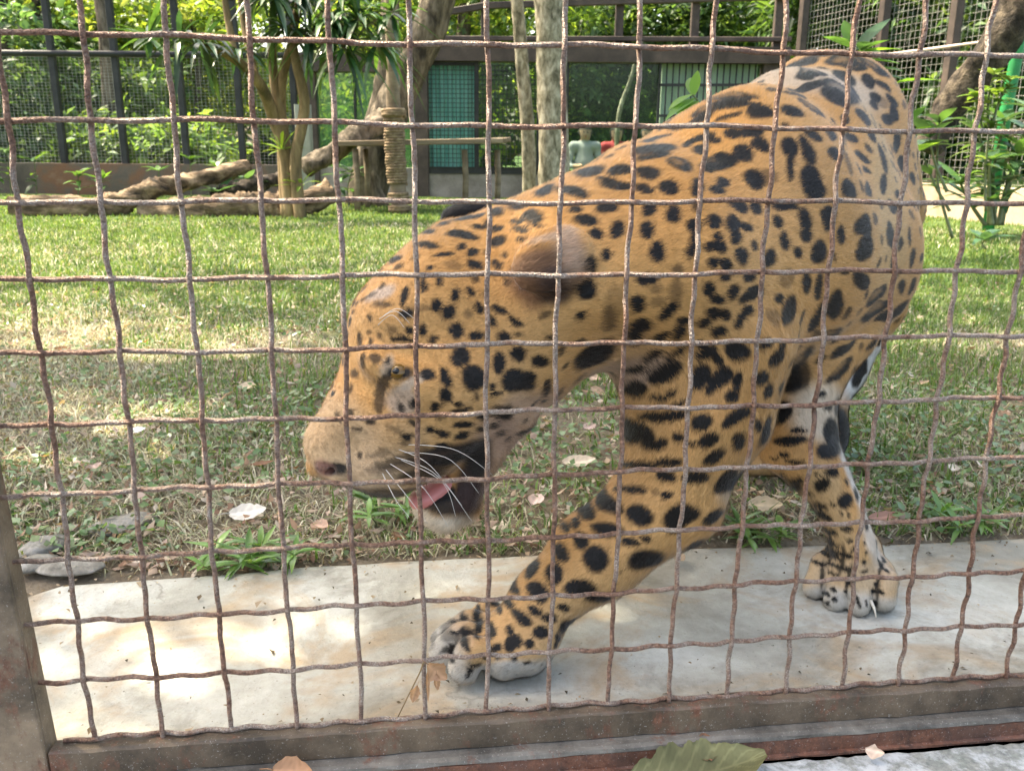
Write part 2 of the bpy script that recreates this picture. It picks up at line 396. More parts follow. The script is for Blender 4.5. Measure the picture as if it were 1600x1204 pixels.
Fc = np.array([(i * ny + j, (i + 1) * ny + j, (i + 1) * ny + j + 1, i * ny + j + 1) for i in range(len(xs) - 1) for j in range(ny - 1)])
o = obj('concrete_path', np.array(V), Fc, strip_material(), smooth=True); tag(o, kind='structure')
def gz(x, y):
    x = np.asarray(x, float); y = np.asarray(y, float)
    near = np.clip((y - 1.05) / 0.25, 0, 1)
    return -0.012 + near * (0.014 + 0.007 * vnoise(x * 1.6, y * 1.6, 11, 3) / 2 + 0.006 * vnoise(x * 7, y * 7, 12, 2) / 2) + 0.0 * y
def ground_material():
    m, nt, b = M('earth_and_thatch')
    f = noise(nt, 1.6, 6, 0.65, dist=0.4); g = noise(nt, 22, 6, 0.75); q = noise(nt, 120, 4, 0.75)
    soil = ramp(nt, g, [(0.25, (0.065, 0.05, 0.035)), (0.5, (0.17, 0.135, 0.095)), (0.75, (0.30, 0.25, 0.18))])
    green = ramp(nt, q, [(0.3, (0.03, 0.055, 0.012)), (0.7, (0.1, 0.14, 0.04))])
    sx = N(nt, 'ShaderNodeSeparateXYZ'); nt.links.new(N(nt, 'ShaderNodeNewGeometry').outputs['Position'], sx.inputs[0])
    mr = N(nt, 'ShaderNodeMapRange'); mr.inputs[1].default_value = 1.4; mr.inputs[2].default_value = 4.0; mr.inputs[3].default_value = -0.25; mr.inputs[4].default_value = 0.22
    nt.links.new(sx.outputs['Y'], mr.inputs[0])
    a = N(nt, 'ShaderNodeMath', operation='ADD'); nt.links.new(mr.outputs[0], a.inputs[0]); nt.links.new(f, a.inputs[1])
    c = mixc(nt, ramp(nt, a.outputs[0], [(0.4, (0, 0, 0)), (0.62, (1, 1, 1))]), soil, green)
    nt.links.new(c, b.inputs['Base Color']); b.inputs['Roughness'].default_value = 0.95; b.inputs['Specular IOR Level'].default_value = 0.15
    bump(nt, b, q, 0.8, 0.006); return m
def grid(name, x0, x1, nx, y0, y1, ny_, mat, zf):
    X, Y = np.meshgrid(np.linspace(x0, x1, nx), y0 + (y1 - y0) * np.linspace(0, 1, ny_) ** 2.2, indexing='ij')
    Z = zf(X, Y); Vv = np.stack([X, Y, Z], -1).reshape(-1, 3)
    i = np.arange(nx - 1)[:, None] * ny_; j = np.arange(ny_ - 1)[None]
    Fq = np.stack([i + j, i + ny_ + j, i + ny_ + j + 1, i + j + 1], -1).reshape(-1, 4)
    return obj(name, Vv, Fq, mat, smooth=True)
def gz_out(x, y):
    z = gz(x, y); inside = (y < strip_far(np.clip(x, -1.6, 2.6)) + 0.0)
    return np.where(inside, -0.03, z)
o = grid('ground', -40, 40, 900, 0.85, 70, 320, ground_material(), gz_out); tag(o, kind='structure')

def blades(n, xr, yr, hmin, hmax, w, cols, lean, dens=None, seed=1, ypow=1.0, curl=1.0):
    r = np.random.default_rng(seed)
    m = int(n * 2.2); x = np.zeros(0); y = np.zeros(0)
    while len(x) < n:
        yy = yr[0] + (yr[1] - yr[0]) * r.uniform(size=m) ** ypow
        xx = r.uniform(-1, 1, m) * (0.74 * yy + 0.3) if xr is None else r.uniform(xr[0], xr[1], m)
        k = np.ones(m, bool)
        if dens is not None: k = r.uniform(size=m) < dens(xx, yy)
        x = np.r_[x, xx[k]]; y = np.r_[y, yy[k]]
    x = x[:n]; y = y[:n]; z = gz(x, y) - 0.002
    h = r.uniform(hmin, hmax, n); th = r.uniform(0, 2 * math.pi, n)
    ln = np.abs(r.normal(lean, 0.35, n)).clip(0.05, 1.5)
    d = np.stack([np.cos(th), np.sin(th), 0 * th], 1); s = np.stack([-np.sin(th), np.cos(th), 0 * th], 1)
    wv = (w * r.uniform(0.6, 1.4, n))[:, None]
    b0 = np.stack([x, y, z], 1)
    up = np.array([0, 0, 1.0])
    mid = b0 + (h * 0.55)[:, None] * (np.cos(ln * 0.6)[:, None] * up + np.sin(ln * 0.6)[:, None] * d)
    l2 = (ln * (1 + curl)).clip(0, 1.75)
    tip = mid + (h * 0.5)[:, None] * (np.cos(l2)[:, None] * up + np.sin(l2)[:, None] * d)
    tip[:, 2] = np.maximum(tip[:, 2], z + 0.003)
    V = np.stack([b0 - s * wv / 2, b0 + s * wv / 2, mid + s * wv * 0.42, mid - s * wv * 0.42, tip], 1).reshape(-1, 3)
    o = np.arange(n)[:, None] * 5
    Fc = np.concatenate([o + [0, 1, 2], o + [0, 2, 3], o + [3, 2, 4]])
    cols = np.asarray(cols); c = cols[r.integers(0, len(cols), n)] * r.uniform(0.7, 1.3, (n, 1))
    c = np.repeat(c[:, None], 5, 1).reshape(-1, 3)
    return V, Fc, c
def merge(parts):
    V, Fc, C = [], [], []; b = 0
    for v, f, c in parts: V.append(v); Fc.append(f + b); C.append(c); b += len(v)
    return np.concatenate(V), np.concatenate(Fc), np.concatenate(C)
GREEN = [(0.10, 0.185, 0.045), (0.14, 0.22, 0.06), (0.075, 0.145, 0.035), (0.20, 0.25, 0.095), (0.13, 0.19, 0.07)]
DRYG = [(0.42, 0.38, 0.27), (0.33, 0.29, 0.2), (0.52, 0.48, 0.37), (0.24, 0.2, 0.14), (0.35, 0.36, 0.23)]
def offstrip(x, y): return (y > strip_far(np.clip(x, -1.6, 2.6)) + 0.01).astype(float)
def patch(x, y, s=1.7, seed=21): return np.clip(0.5 + 0.45 * vnoise(x * s, y * s, seed, 3) / 1.4, 0, 1)
def green_near(x, y): return offstrip(x, y) * np.clip(patch(x, y) * (0.22 + 0.6 * np.clip((y - 1.5) / 1.6, 0, 1)) + 0.03, 0, 1) * np.where(y < 2.6, np.clip(vnoise(x * 6, y * 6, 91, 3) * .8 + .75, .12, 1.2), 1)
def dry_near(x, y): return offstrip(x, y) * np.clip(1.1 - patch(x, y) * 0.6 - 0.25 * np.clip((y - 2.4) / 2, 0, 1), 0.05, 1) * np.clip(vnoise(x * 4.5, y * 4.5, 92, 3) * .7 + .75, .15, 1)
g = merge([
    blades(70000, None, (1.07, 3.4), 0.012, 0.05, 0.0032, GREEN, 0.7, green_near, 31, 0.9),
    blades(90000, None, (2.6, 6.0), 0.018, 0.042, 0.0055, GREEN, 0.55, lambda x, y: 0.25 + 0.75 * patch(x, y, 1.3, 23), 32, 0.8),
    blades(60000, None, (5.0, 9.8), 0.016, 0.036, 0.009, GREEN, 0.4, lambda x, y: 0.4 + 0.6 * patch(x, y, 0.9, 24), 33, 0.9)])
o = obj('lawn_grass', *g[:2], MAT['grass'], col=g[2]); tag(o, 'short green lawn grass growing behind the concrete strip', 'grass', kind='stuff')
g = merge([
    blades(80000, None, (1.05, 3.3), 0.012, 0.05, 0.0022, DRYG, 1.4, dry_near, 41, 0.85, 0.2),
    blades(30000, None, (2.6, 6.5), 0.02, 0.06, 0.004, DRYG, 1.3, lambda x, y: 1.05 - patch(x, y, 1.3, 23), 42, 0.8, 0.3)])
o = obj('dry_thatch', *g[:2], MAT['dry'], col=g[2]); tag(o, 'straw coloured dead grass and clippings lying over the ground', 'dry grass', kind='stuff')

def leafquads(pos, nrm, dirv, L, W, cols, r, fold=0.25, droop=0.0, tipped=True):
    """pointed leaves with a folded midrib: 6 verts, 4 tris"""
    n = len(pos); nrm = nrm / (np.linalg.norm(nrm, axis=1)[:, None] + 1e-9)
    dirv = dirv - nrm * (dirv * nrm).sum(1)[:, None]; dirv /= np.linalg.norm(dirv, axis=1)[:, None] + 1e-9
    s = np.cross(nrm, dirv); L = np.broadcast_to(L, (n,))[:, None]; W = np.broadcast_to(W, (n,))[:, None]
    b0 = pos; m = pos + dirv * L * 0.45 - nrm * W * fold * 0.0; t = pos + dirv * L - nrm * L * droop
    a1 = pos + dirv * L * 0.4 + s * W / 2 + nrm * W * fold; a2 = pos + dirv * L * 0.4 - s * W / 2 + nrm * W * fold
    V = np.stack([b0, a1, m - nrm * L * droop * 0.25, a2, t], 1).reshape(-1, 3)
    o = np.arange(n)[:, None] * 5
    Fc = np.concatenate([o + [0, 2, 1], o + [0, 3, 2], o + [1, 2, 4], o + [2, 3, 4]])
    cols = np.asarray(cols); c = cols[r.integers(0, len(cols), n)] * r.uniform(0.7, 1.3, (n, 1))
    return V, Fc, np.repeat(c[:, None], 5, 1).reshape(-1, 3)
# low broad-leaved ground cover between the grass
r = np.random.default_rng(51); pts = []
while len(pts) < 8500:
    yy = 1.08 + 2.0 * r.uniform(size=4000) ** 1.3; xx = r.uniform(-1, 1, 4000) * (0.66 * yy + 0.2)
    d = offstrip(xx, yy) * np.clip(vnoise(xx * 4.1, yy * 4.1, 78, 3) * 0.5 + 0.22 + 0.2 * (xx < -.1) - 0.16 * (yy - 1.2), 0, 1)
    k = r.uniform(size=4000) < d; pts += list(zip(xx[k], yy[k]))
pts = np.array(pts[:8500]); n = len(pts)
pos = np.c_[pts, gz(pts[:, 0], pts[:, 1]) + r.uniform(0.004, 0.03, n)]
nr = np.c_[r.normal(0, 0.45, (n, 2)), np.ones(n)]; dv = np.c_[r.normal(size=(n, 2)), r.normal(0, 0.2, n)]
v, f, c = leafquads(pos, nr, dv, r.uniform(0.009, 0.021, n), r.uniform(0.007, 0.015, n), [(0.11, 0.19, 0.065), (0.15, 0.23, 0.1), (0.09, 0.155, 0.055), (0.19, 0.26, 0.13)], r, 0.12)
o = obj('ground_cover', v, f, MAT['leaf_gloss'], col=c); tag(o, 'low broad leaved weeds creeping between the dead grass', 'weeds', kind='stuff')
# fine litter
n = 6800; yy = 1.06 + 2.6 * r.uniform(size=n) ** 1.6; xx = r.uniform(-1, 1, n) * (0.66 * yy + 0.2); k = offstrip(xx, yy) > 0; xx, yy = xx[k], yy[k]; n = len(xx)
pos = np.c_[xx, yy, gz(xx, yy) + r.uniform(0.003, 0.02, n)]
v, f, c = leafquads(pos, np.c_[r.normal(0, 0.5, (n, 2)), np.ones(n)], np.c_[r.normal(size=(n, 2)), r.normal(0, 0.2, n)], r.uniform(0.008, 0.03, n), r.uniform(0.006, 0.014, n),
                    [(0.4, 0.3, 0.22), (0.5, 0.42, 0.34), (0.28, 0.18, 0.12), (0.22, 0.13, 0.09), (0.45, 0.33, 0.27)], r, -0.2)
o = obj('leaf_litter', v, f, MAT['dry'], col=c); tag(o, 'crumbled brown leaf litter scattered over the ground', 'leaf litter', kind='stuff')

# crumbs of soil, grit and leaf on the concrete, thickest along its edges
r = np.random.default_rng(57); n = 1500; xx = r.uniform(-.75, 1.5, n); fr_ = np.where(r.uniform(size=n) < .55, 1 - np.abs(r.normal(0, .06, n)), np.where(r.uniform(size=n) < .4, np.abs(r.normal(0, .08, n)), r.uniform(size=n))).clip(0, 1)
y0_ = FO[1] + (xx - FO[0]) * math.tan(YAW) + .012; yy = y0_ + (strip_far(xx) - y0_) * fr_
L_ = r.uniform(.0012, .006, n) * np.where(r.uniform(size=n) < .12, 2.2, 1)
v, f, c = leafquads(np.c_[xx, yy, np.full(n, .0022)], np.c_[r.normal(0, .4, (n, 2)), np.ones(n)], np.c_[r.normal(size=(n, 2)), r.normal(0, .2, n)], L_, L_ * r.uniform(.35, .9, n), [(.12, .09, .06), (.2, .15, .1), (.3, .22, .15), (.07, .055, .04), (.36, .28, .2)], r, .3)
o = obj('grit', v, f, MAT['dry'], col=c); tag(o, 'crumbs of soil and leaf scattered on the concrete strip', 'grit', kind='stuff')
MAT['pale_steel'] = mottled('pale_steel', [(0.3, (0.3, 0.29, 0.26)), (0.7, (0.5, 0.48, 0.44))], 5, 0.5, 0)
# ------------------------------------------------------------------ background: fences, viewing building, trees
def pbox(x0, y0, x1, y1, Y, th, bev=0.0):
    xm, ym = (x0 + x1) / 2, (y0 + y1) / 2
    a = P(x0, ym, Y)[0]; b = P(x1, ym, Y)[0]; zt = P(xm, y0, Y)[2]; zb = P(xm, y1, Y)[2]
    return box(a, b, Y, Y + th, zb, zt, bev)
def pb(name, x0, y0, x1, y1, Y, th, mat, parent=None, bev=0.0):
    V, Fc = pbox(x0, y0, x1, y1, Y, th, bev); return obj(name, np.array(V), Fc, mat, parent)
def wiregrid(name, A, B, z0, z1, step, rad, mat, parent, horiz=True, vert=True, hstep=None):
    A, B = np.array(A, float), np.array(B, float); L = np.linalg.norm(B - A); d = (B - A) / L; m = MB()
    nrm = np.array([d[1], -d[0], 0])
    if horiz:
        for z in np.arange(z0, z1, hstep or step):
            m.add(*boxd((A + B) / 2 + [0, 0, z], d * L / 2, nrm * rad, (0, 0, rad)))
    if vert:
        for t in np.arange(step, L, step):
            m.add(*boxd(A + d * t + nrm * rad * 2.1 + [0, 0, (z0 + z1) / 2], d * rad, nrm * rad, (0, 0, (z1 - z0) / 2)))
    o = m.build(name, mat, parent); tag(o, kind='stuff'); return o

# left boundary: low wall, black steel fence with fine wire netting
YB = 10.2
z_wt = P(200, 256, YB)[2]
w_rend = mottled('stained_render', [(0.3, (0.06, 0.05, 0.045)), (0.5, (0.13, 0.105, 0.085)), (0.62, (0.2, 0.1, 0.06)), (0.75, (0.28, 0.2, 0.14))], 1.6, 0.9, 0.003, 0.4)
V, Fc = box(-11.0, P(474, 280, YB)[0], YB, YB + 0.22, -0.05, z_wt, 0.01)
o = obj('boundary_wall', np.array(V), Fc, w_rend); tag(o, 'low stained brown boundary wall under the black netting fence at the far left', 'wall')
ft = root('netting_fence', P(250, 255, YB + 0.1), 'black steel post and rail fence filled with fine wire netting on the low wall', 'fence')
zr = P(200, 84, YB)[2]
for px in (-190, -55, 82, 180, 279, 369, 456):
    x = P(px, 150, YB)[0]
    V, Fc = box(x - 0.035, x + 0.035, YB + 0.06, YB + 0.13, z_wt, 2.9, 0.006); obj('post', np.array(V), Fc, MAT['black_steel'], ft)
V, Fc = tube([(-10.5, YB + 0.05, zr), (P(474, 84, YB)[0], YB + 0.05, zr)], 0.034, 8); obj('rail', np.array(V), Fc, MAT['black_steel'], ft, smooth=True)
V, Fc = tube([(-10.5, YB + 0.05, 2.15), (P(474, 84, YB)[0], YB + 0.05, 2.1)], 0.008, 5); obj('strand', np.array(V), Fc, MAT['black_steel'], ft)
wiregrid('wire_netting', (-10.0, YB + 0.15, 0), (P(474, 84, YB)[0], YB + 0.15, 0), z_wt, zr, 0.045, 0.0012, MAT['pale_steel'], ft, hstep=0.034)

# viewing building
bd = root('viewing_building', (1.2, YB + 0.3, 0), 'dark steel framed animal house with glass, teal and barred panels behind the lawn', 'building')
for (x0, y0, x1, y1) in [(478, 96, 496, 312), (648, 92, 669, 312), (1186, 78, 1216, 320)]:
    pb('post', x0, y0, x1, y1, YB + 0.02, 0.16, MAT['brown_steel'], bd, 0.008)
for (x0, y0, x1, y1) in [(466, 84, 660, 112), (640, 71, 1236, 97)]:
    pb('beam', x0, y0, x1, y1, YB - 0.02, 0.2, MAT['brown_steel'], bd, 0.01)
pb('base_wall', 655, 273, 1216, 312, YB + 0.05, 0.3, MAT['concrete_wall'], bd, 0.01)
pb('base_wall', 496, 262, 655, 312, YB + 0.05, 0.3, MAT['concrete_wall'], bd, 0.01)
# clerestory rails and posts
for (a, b_, hh) in [((672, 24), (760, 9), 0.07), ((760, 9), (1236, -6), 0.07), ((672, 60), (1236, 62), 0.05)]:
    V, Fc = bar(P(*a, YB + 0.1), P(*b_, YB + 0.1), 0.06, hh, 0.006); obj('roof_rail', np.array(V), Fc, MAT['brown_steel'], bd)
for px in (757, 970, 1090, 1222):
    x = P(px, 35, YB)[0]; V, Fc = box(x - 0.045, x + 0.045, YB + 0.12, YB + 0.2, P(px, 72, YB)[2], P(px, -70, YB)[2], 0.006); obj('roof_post', np.array(V), Fc, MAT['brown_steel'], bd)
def glass(name, tint, tr, base=None):
    m, nt, b = M(name)
    b.inputs['Base Color'].default_value = (*tint, 1); b.inputs['Roughness'].default_value = 0.04; b.inputs['Specular IOR Level'].default_value = 0.8
    t = N(nt, 'ShaderNodeBsdfTransparent'); t.inputs[0].default_value = (0.86, 0.96, 0.91, 1)
    mx = N(nt, 'ShaderNodeMixShader'); mx.inputs[0].default_value = tr
    nt.links.new(b.outputs[0], mx.inputs[1]); nt.links.new(t.outputs[0], mx.inputs[2]); nt.links.new(mx.outputs[0], nt.nodes['Material Output'].inputs['Surface'])
    return m
MAT['glass'] = glass('window_glass', (0.02, 0.045, 0.032), 0.8)
MAT['glass_green'] = glass('green_glass', (0.12, 0.27, 0.11), 0.66)
for (x0, y0, x1, y1, mt) in [(497, 113, 553, 262, 'glass_green'), (557, 113, 648, 262, 'glass_green'), (749, 98, 838, 266, 'glass'), (889, 97, 1026, 270, 'glass')]:
    pb('glass_panel', x0, y0, x1, y1, YB + 0.09, 0.012, MAT[mt], bd)
for (x0, y0, x1, y1) in [(553.5, 112, 556.5, 262), (669, 262, 842, 272), (741, 97, 748, 262), (838.5, 97, 846, 272), (669, 97, 741, 101), (884, 97, 888, 270), (1026.5, 97, 1030, 272)]:
    pb('window_frame', x0, y0, x1, y1, YB + 0.04, 0.07, MAT['black_steel'], bd)
# pleated teal curtain
teal = mottled('teal_sheet', [(0.3, (0.10, 0.33, 0.285)), (0.5, (0.16, 0.44, 0.38)), (0.7, (0.24, 0.52, 0.45))], 3, 0.5, 0.001, 0.2, (3, 1, 0.4))
xa, xb = P(669, 180, YB)[0], P(741, 180, YB)[0]; za, zb_ = P(700, 264, YB)[2], P(700, 101, YB)[2]
xs_ = np.linspace(xa, xb, 70); yy = YB + 0.13 + 0.012 * np.sin(xs_ * 62) + 0.006 * np.sin(xs_ * 143)
V = np.array([(x, y, z) for x, y in zip(xs_, yy) for z in (za, zb_)]); Fc = [(2 * i, 2 * i + 2, 2 * i + 3, 2 * i + 1) for i in range(69)]
obj('teal_curtain', V, Fc, teal, bd, smooth=True)
for (x0, x1) in ((669, 741), (748, 838)):
    wiregrid('wire_grid', (P(x0, 180, YB)[0], YB + 0.03, 0), (P(x1, 180, YB)[0], YB + 0.03, 0), za + 0.02, zb_, 0.045, 0.0035, MAT['black_steel'], bd, hstep=0.05)
# barred gate with pale green sheet behind
palegreen = mottled('pale_green_sheet', [(0.3, (0.22, 0.34, 0.25)), (0.55, (0.33, 0.46, 0.34)), (0.75, (0.42, 0.54, 0.42))], 2.5, 0.55, 0, 0.2, (2, 1, 0.3))
pb('gate_sheet', 1031, 92, 1178, 272, YB + 0.14, 0.03, palegreen, bd)
for i in range(16):
    px = 1032 + i * 9.9; x = P(px, 140, YB)[0]
    V, Fc = tube([(x, YB + 0.06, P(px, 272, YB)[2]), (x, YB + 0.06, P(px, 88, YB)[2])], 0.009, 6); obj('bar', np.array(V), Fc, MAT['black_steel'], bd, smooth=True)
for py in (90, 133, 181, 240):
    V, Fc = bar(P(1030, py, YB + 0.05), P(1184, py, YB + 0.05), 0.02, 0.03); obj('cross_bar', np.array(V), Fc, MAT['black_steel'], bd)

# right boundary: peach wall and steel netting fence coming nearer to the right
A = np.array([P(1225, 300, 10.0)[0], 10.0, 0]); B = np.array([P(1700, 300, 6.4)[0], 6.4, 0])
peach = mottled('peach_render', [(0.3, (0.36, 0.25, 0.17)), (0.5, (0.5, 0.37, 0.26)), (0.7, (0.58, 0.45, 0.33))], 2.4, 0.85, 0.002, 0.3)
d_ = (B - A) / np.linalg.norm(B - A); n_ = np.array([d_[1], -d_[0], 0])
V, Fc = boxd((A + B) / 2 + [0, 0, 0.13], d_ * np.linalg.norm(B - A) / 2, n_ * 0.09, (0, 0, 0.15), 0.01)
o = obj('boundary_wall', np.array(V), Fc, peach); tag(o, 'low peach rendered wall under the netting behind the shrubs on the right', 'wall')
V, Fc = boxd((A + B) / 2 + n_ * -0.16 + [0, 0, -0.01], d_ * np.linalg.norm(B - A) / 2, n_ * 0.3, (0, 0, 0.04), 0.01)
fr = root('netting_fence', (A + B) / 2, 'tall square mesh netting fence with dark steel posts at the right behind the shrubs', 'fence')
for t in (0.02, 0.36, 0.60, 0.97):
    c = A + (B - A) * t; V, Fc = boxd(c + [0, 0, 1.75], d_ * 0.04, n_ * 0.04, (0, 0, 1.45), 0.005); obj('post', np.array(V), Fc, MAT['brown_steel'], fr)
wiregrid('wire_netting', A - n_ * 0.05, B - n_ * 0.05, 0.3, 3.0, 0.062, 0.0011, MAT['pale_steel'], fr)
a_ = A + (B - A) * 0.3; b__ = A + (B - A) * 0.95
V, Fc = tube([a_ + n_ * 0.06 + [0, 0, 1.42], b__ + n_ * 0.06 + [0, 0, 1.40]], 0.012, 6)
obj('rail', np.array(V), Fc, mottled('pinkish_rail', [(0.3, (0.4, 0.3, 0.26)), (0.7, (0.6, 0.5, 0.45))], 5, 0.6, 0), fr, smooth=True)

# ------------------------------------------------------------------ trees
def leaf_cloud(clumps, n, size, cols, seed, aspect=0.42, spray=0.16, droop=0.15):
    r = np.random.default_rng(seed); cl = np.array([c[:3] for c in clumps], float); rad = np.array([c[3] for c in clumps], float)
    w = rad ** 2; w /= w.sum(); n = int(n * 1.45); ns = max(1, n // 14)
    k = r.choice(len(cl), ns, p=w); v = r.normal(size=(ns, 3)); v /= np.linalg.norm(v, axis=1)[:, None]
    sc = cl[k] + v * (rad[k] * r.uniform(0.25, 1, ns) ** 0.5)[:, None] * [1, 1, 0.8]
    sd = v + r.normal(0, 0.5, (ns, 3)); sd[:, 2] -= 0.2; sd /= np.linalg.norm(sd, axis=1)[:, None]
    i = np.repeat(np.arange(ns), 14)[:n]; n = len(i); t = r.uniform(-1, 1, n)
    pos = sc[i] + sd[i] * (t * spray * 1.8)[:, None] + r.normal(0, spray * 0.35, (len(i), 3))
    dv = sd[i] + r.normal(0, 0.7, (len(i), 3)); dv[:, 2] -= 0.35
    nr = r.normal(0, 0.6, (len(i), 3)) + [0, 0, 0.9]
    n = len(i); L = size * r.uniform(0.6, 1.4, n)
    hue = np.asarray(cols)[r.integers(0, len(cols), ns)] * r.uniform(0.75, 1.25, (ns, 1))
    v_, f_, c_ = leafquads(pos, nr, dv, L * 1.35, L * 1.35 * aspect, [(1, 1, 1)], r, 0.12, droop)
    return v_, f_, c_ * np.repeat(hue[i], 5, 0) * 1.22  # leaf colours lifted here in place of background haze
LIGHTG = [(0.13, 0.205, 0.04), (0.16, 0.23, 0.045), (0.095, 0.17, 0.035), (0.2, 0.25, 0.07)]  # LIGHTG, and MIDG below, brightened to put sunlight into the leaf colour
MIDG = [(0.09, 0.165, 0.045), (0.07, 0.135, 0.04), (0.12, 0.19, 0.06), (0.085, 0.15, 0.075)]
DARKG = [(0.028, 0.062, 0.022), (0.04, 0.08, 0.03), (0.022, 0.05, 0.02), (0.05, 0.09, 0.03)]
def tree(name, label, cat, trunks, clumps, n, size, cols, seed, bark, group=None, aspect=0.42, leafmat='leaf', spray=0.16):
    b0 = trunks[0][0][0]
    t = root(name, b0, label, cat, group)
    m = MB(); rr = np.random.default_rng(seed)
    for pts, r0, r1 in trunks:
        pp = smooth_path(pts, 14); m.add(*tube(pp, np.linspace(r0, r1, len(pp)), 9, 0.05, rr))
    m.build('trunk', MAT[bark], t, smooth=True)
    if n:
        v, f, c = leaf_cloud(clumps, n, size, cols, seed, aspect, spray); obj('crown', v, f, MAT[leafmat], t, col=c)
    return t
def px_clumps(lst):     # (px,py,Y,r)
    return [(*P(x, y, Y), r) for x, y, Y, r in lst]
def gpt(px, Y): p = P(px, 330, Y); return np.array([p[0], Y, -0.02])
bgt = 'trees and bushes behind the enclosure'
tree('tree', 'bluish green bushy tree filling the far left corner behind the netting', 'tree', [([gpt(20, 12), P(10, 120, 12), P(0, -80, 12)], 0.09, 0.05)],
     px_clumps([(20, 60, 11.8, .8), (-80, 120, 12, 1.0), (40, 170, 11.6, .7), (-160, 60, 12.4, 1.2), (30, 240, 11.3, .5), (-60, 230, 11.4, .6)]), 5200, .11, [(0.06, 0.12, 0.06), (0.05, 0.1, 0.05), (0.09, 0.15, 0.08), (0.035, 0.075, 0.035)], 61, 'bark_dark', bgt)
tree('tree', 'slim dark leaning trunk with yellow green backlit leaves left of the strap leaved tree', 'tree', [([gpt(100, 12.5), P(85, 150, 12.5), P(52, -30, 12.5), P(40, -160, 12.5)], 0.085, 0.06)],
     px_clumps([(110, 40, 13, .8), (190, 20, 13.2, .8), (60, 0, 13, .7), (150, 70, 13.4, .6), (240, 60, 13, .6)]), 4200, .095, LIGHTG, 62, 'bark_dark', bgt)
tree('tree', 'brownish trunk rising behind the netting with mid green leaves around it', 'tree', [([gpt(172, 11.6), P(172, 180, 11.6), P(165, 60, 11.6), P(150, -60, 11.6)], 0.11, 0.08)],
     px_clumps([(160, 130, 12.4, .55), (120, 190, 12, .55), (220, 150, 12.4, .6), (110, 110, 12.6, .5), (200, 220, 11.8, .45)]), 4200, .1, MIDG, 63, 'bark', bgt)
tree('tree', 'thin double stemmed tree with bright pale leaves behind the middle of the netting', 'tree', [([gpt(285, 13), P(275, 120, 13), P(255, -40, 13)], 0.06, 0.045), ([gpt(300, 13), P(310, 130, 13), P(300, 30, 13)], 0.05, 0.04)],
     px_clumps([(300, 60, 13.5, .7), (350, 120, 13.8, .8), (300, 170, 13.4, .6), (360, 40, 13.6, .7), (420, 150, 13.6, .6)]), 4800, .09, LIGHTG + [(0.2, 0.24, 0.08)], 64, 'bark', bgt)
tree('bush', 'mid green bush growing low behind the wall and netting', 'bush', [([gpt(260, 11.5), P(262, 240, 11.5)], 0.03, 0.02)],
     px_clumps([(250, 235, 11.2, .4), (310, 240, 11.2, .35), (190, 245, 11.1, .35), (120, 235, 11.2, .4)]), 2600, .1, MIDG + LIGHTG[:1], 65, 'bark', bgt)
tree('tree', 'dense light green tree showing above the roof rails of the animal house', 'tree', [([gpt(720, 14), P(720, 100, 14), P(735, -40, 14)], 0.12, 0.1)],
     px_clumps([(620, 10, 14, .9), (730, 30, 14.2, .8), (820, 10, 14, .9), (560, 40, 13.5, .7), (700, -60, 14, .9), (640, 120, 14.3, .8), (560, 170, 14.3, .9), (780, 150, 14.4, .9)]), 7000, .1, LIGHTG + MIDG, 66, 'bark', bgt)  # clumps below the roof line imitate leaves reflected in the panes
tree('tree', 'dense darker green tree seen through the glass and over the barred gate', 'tree', [([gpt(985, 15), P(985, 100, 15), P(1000, -40, 15)], 0.13, 0.1)],
     px_clumps([(930, 30, 14.6, .9), (1040, 30, 14.8, .9), (1110, 10, 14.6, .8), (920, 140, 14.6, .7), (1000, 160, 15, .7), (960, 110, 14.8, .8), (1160, 40, 14.6, .8), (900, 200, 14.8, .5)]), 8000, .11, MIDG + DARKG, 67, 'bark', bgt)  # lower clumps stand behind the pane in place of reflected leaves
tree('tree', 'dark drooping tree behind the right netting above the jaguar rump', 'tree', [([gpt(1262, 12.5), P(1262, 80, 12.5), P(1258, -60, 12.5)], 0.1, 0.08)],
     px_clumps([(1290, 20, 12.4, .7), (1380, 40, 12.2, .8), (1440, 10, 12, .7), (1340, 110, 12.4, .7), (1430, 110, 12.2, .6), (1300, -40, 12.5, .8), (1480, 60, 12, .4)]), 7000, .17, DARKG + MIDG[:2], 68, 'bark_dark', bgt, aspect=0.2)
tree('tree', 'bluish dark tree behind the netting at the top right corner', 'tree', [([gpt(1640, 11), P(1640, 60, 11), P(1620, -60, 11)], 0.12, 0.09)],
     px_clumps([(1540, 50, 11, .45), (1600, 20, 11, .6), (1560, -20, 11, .6), (1660, 100, 11, .6), (1510, 130, 10.8, .3)]), 3800, .11, [(0.05, 0.1, 0.05), (0.035, 0.075, 0.04), (0.08, 0.13, 0.05)], 69, 'bark_dark', bgt)
# a far wood closes the view behind them
far = []
rr = np.random.default_rng(70)
for x in np.arange(-20, 22, 0.9):
    for z in (0.8, 2.4, 4.2, 6.2, 8.2): far.append((x + rr.normal(0, .4), 21 + rr.normal(0, 1.2), z + rr.normal(0, .4), 1.15))
v, f, c = leaf_cloud(far, 42000, .30, DARKG + MIDG + LIGHTG[:2], 71, 0.55, 0.3); o = obj('far_wood', v, f, MAT['leaf'], col=c)
tag(o, 'far green wood closing the view behind the trees', 'wood', kind='stuff')

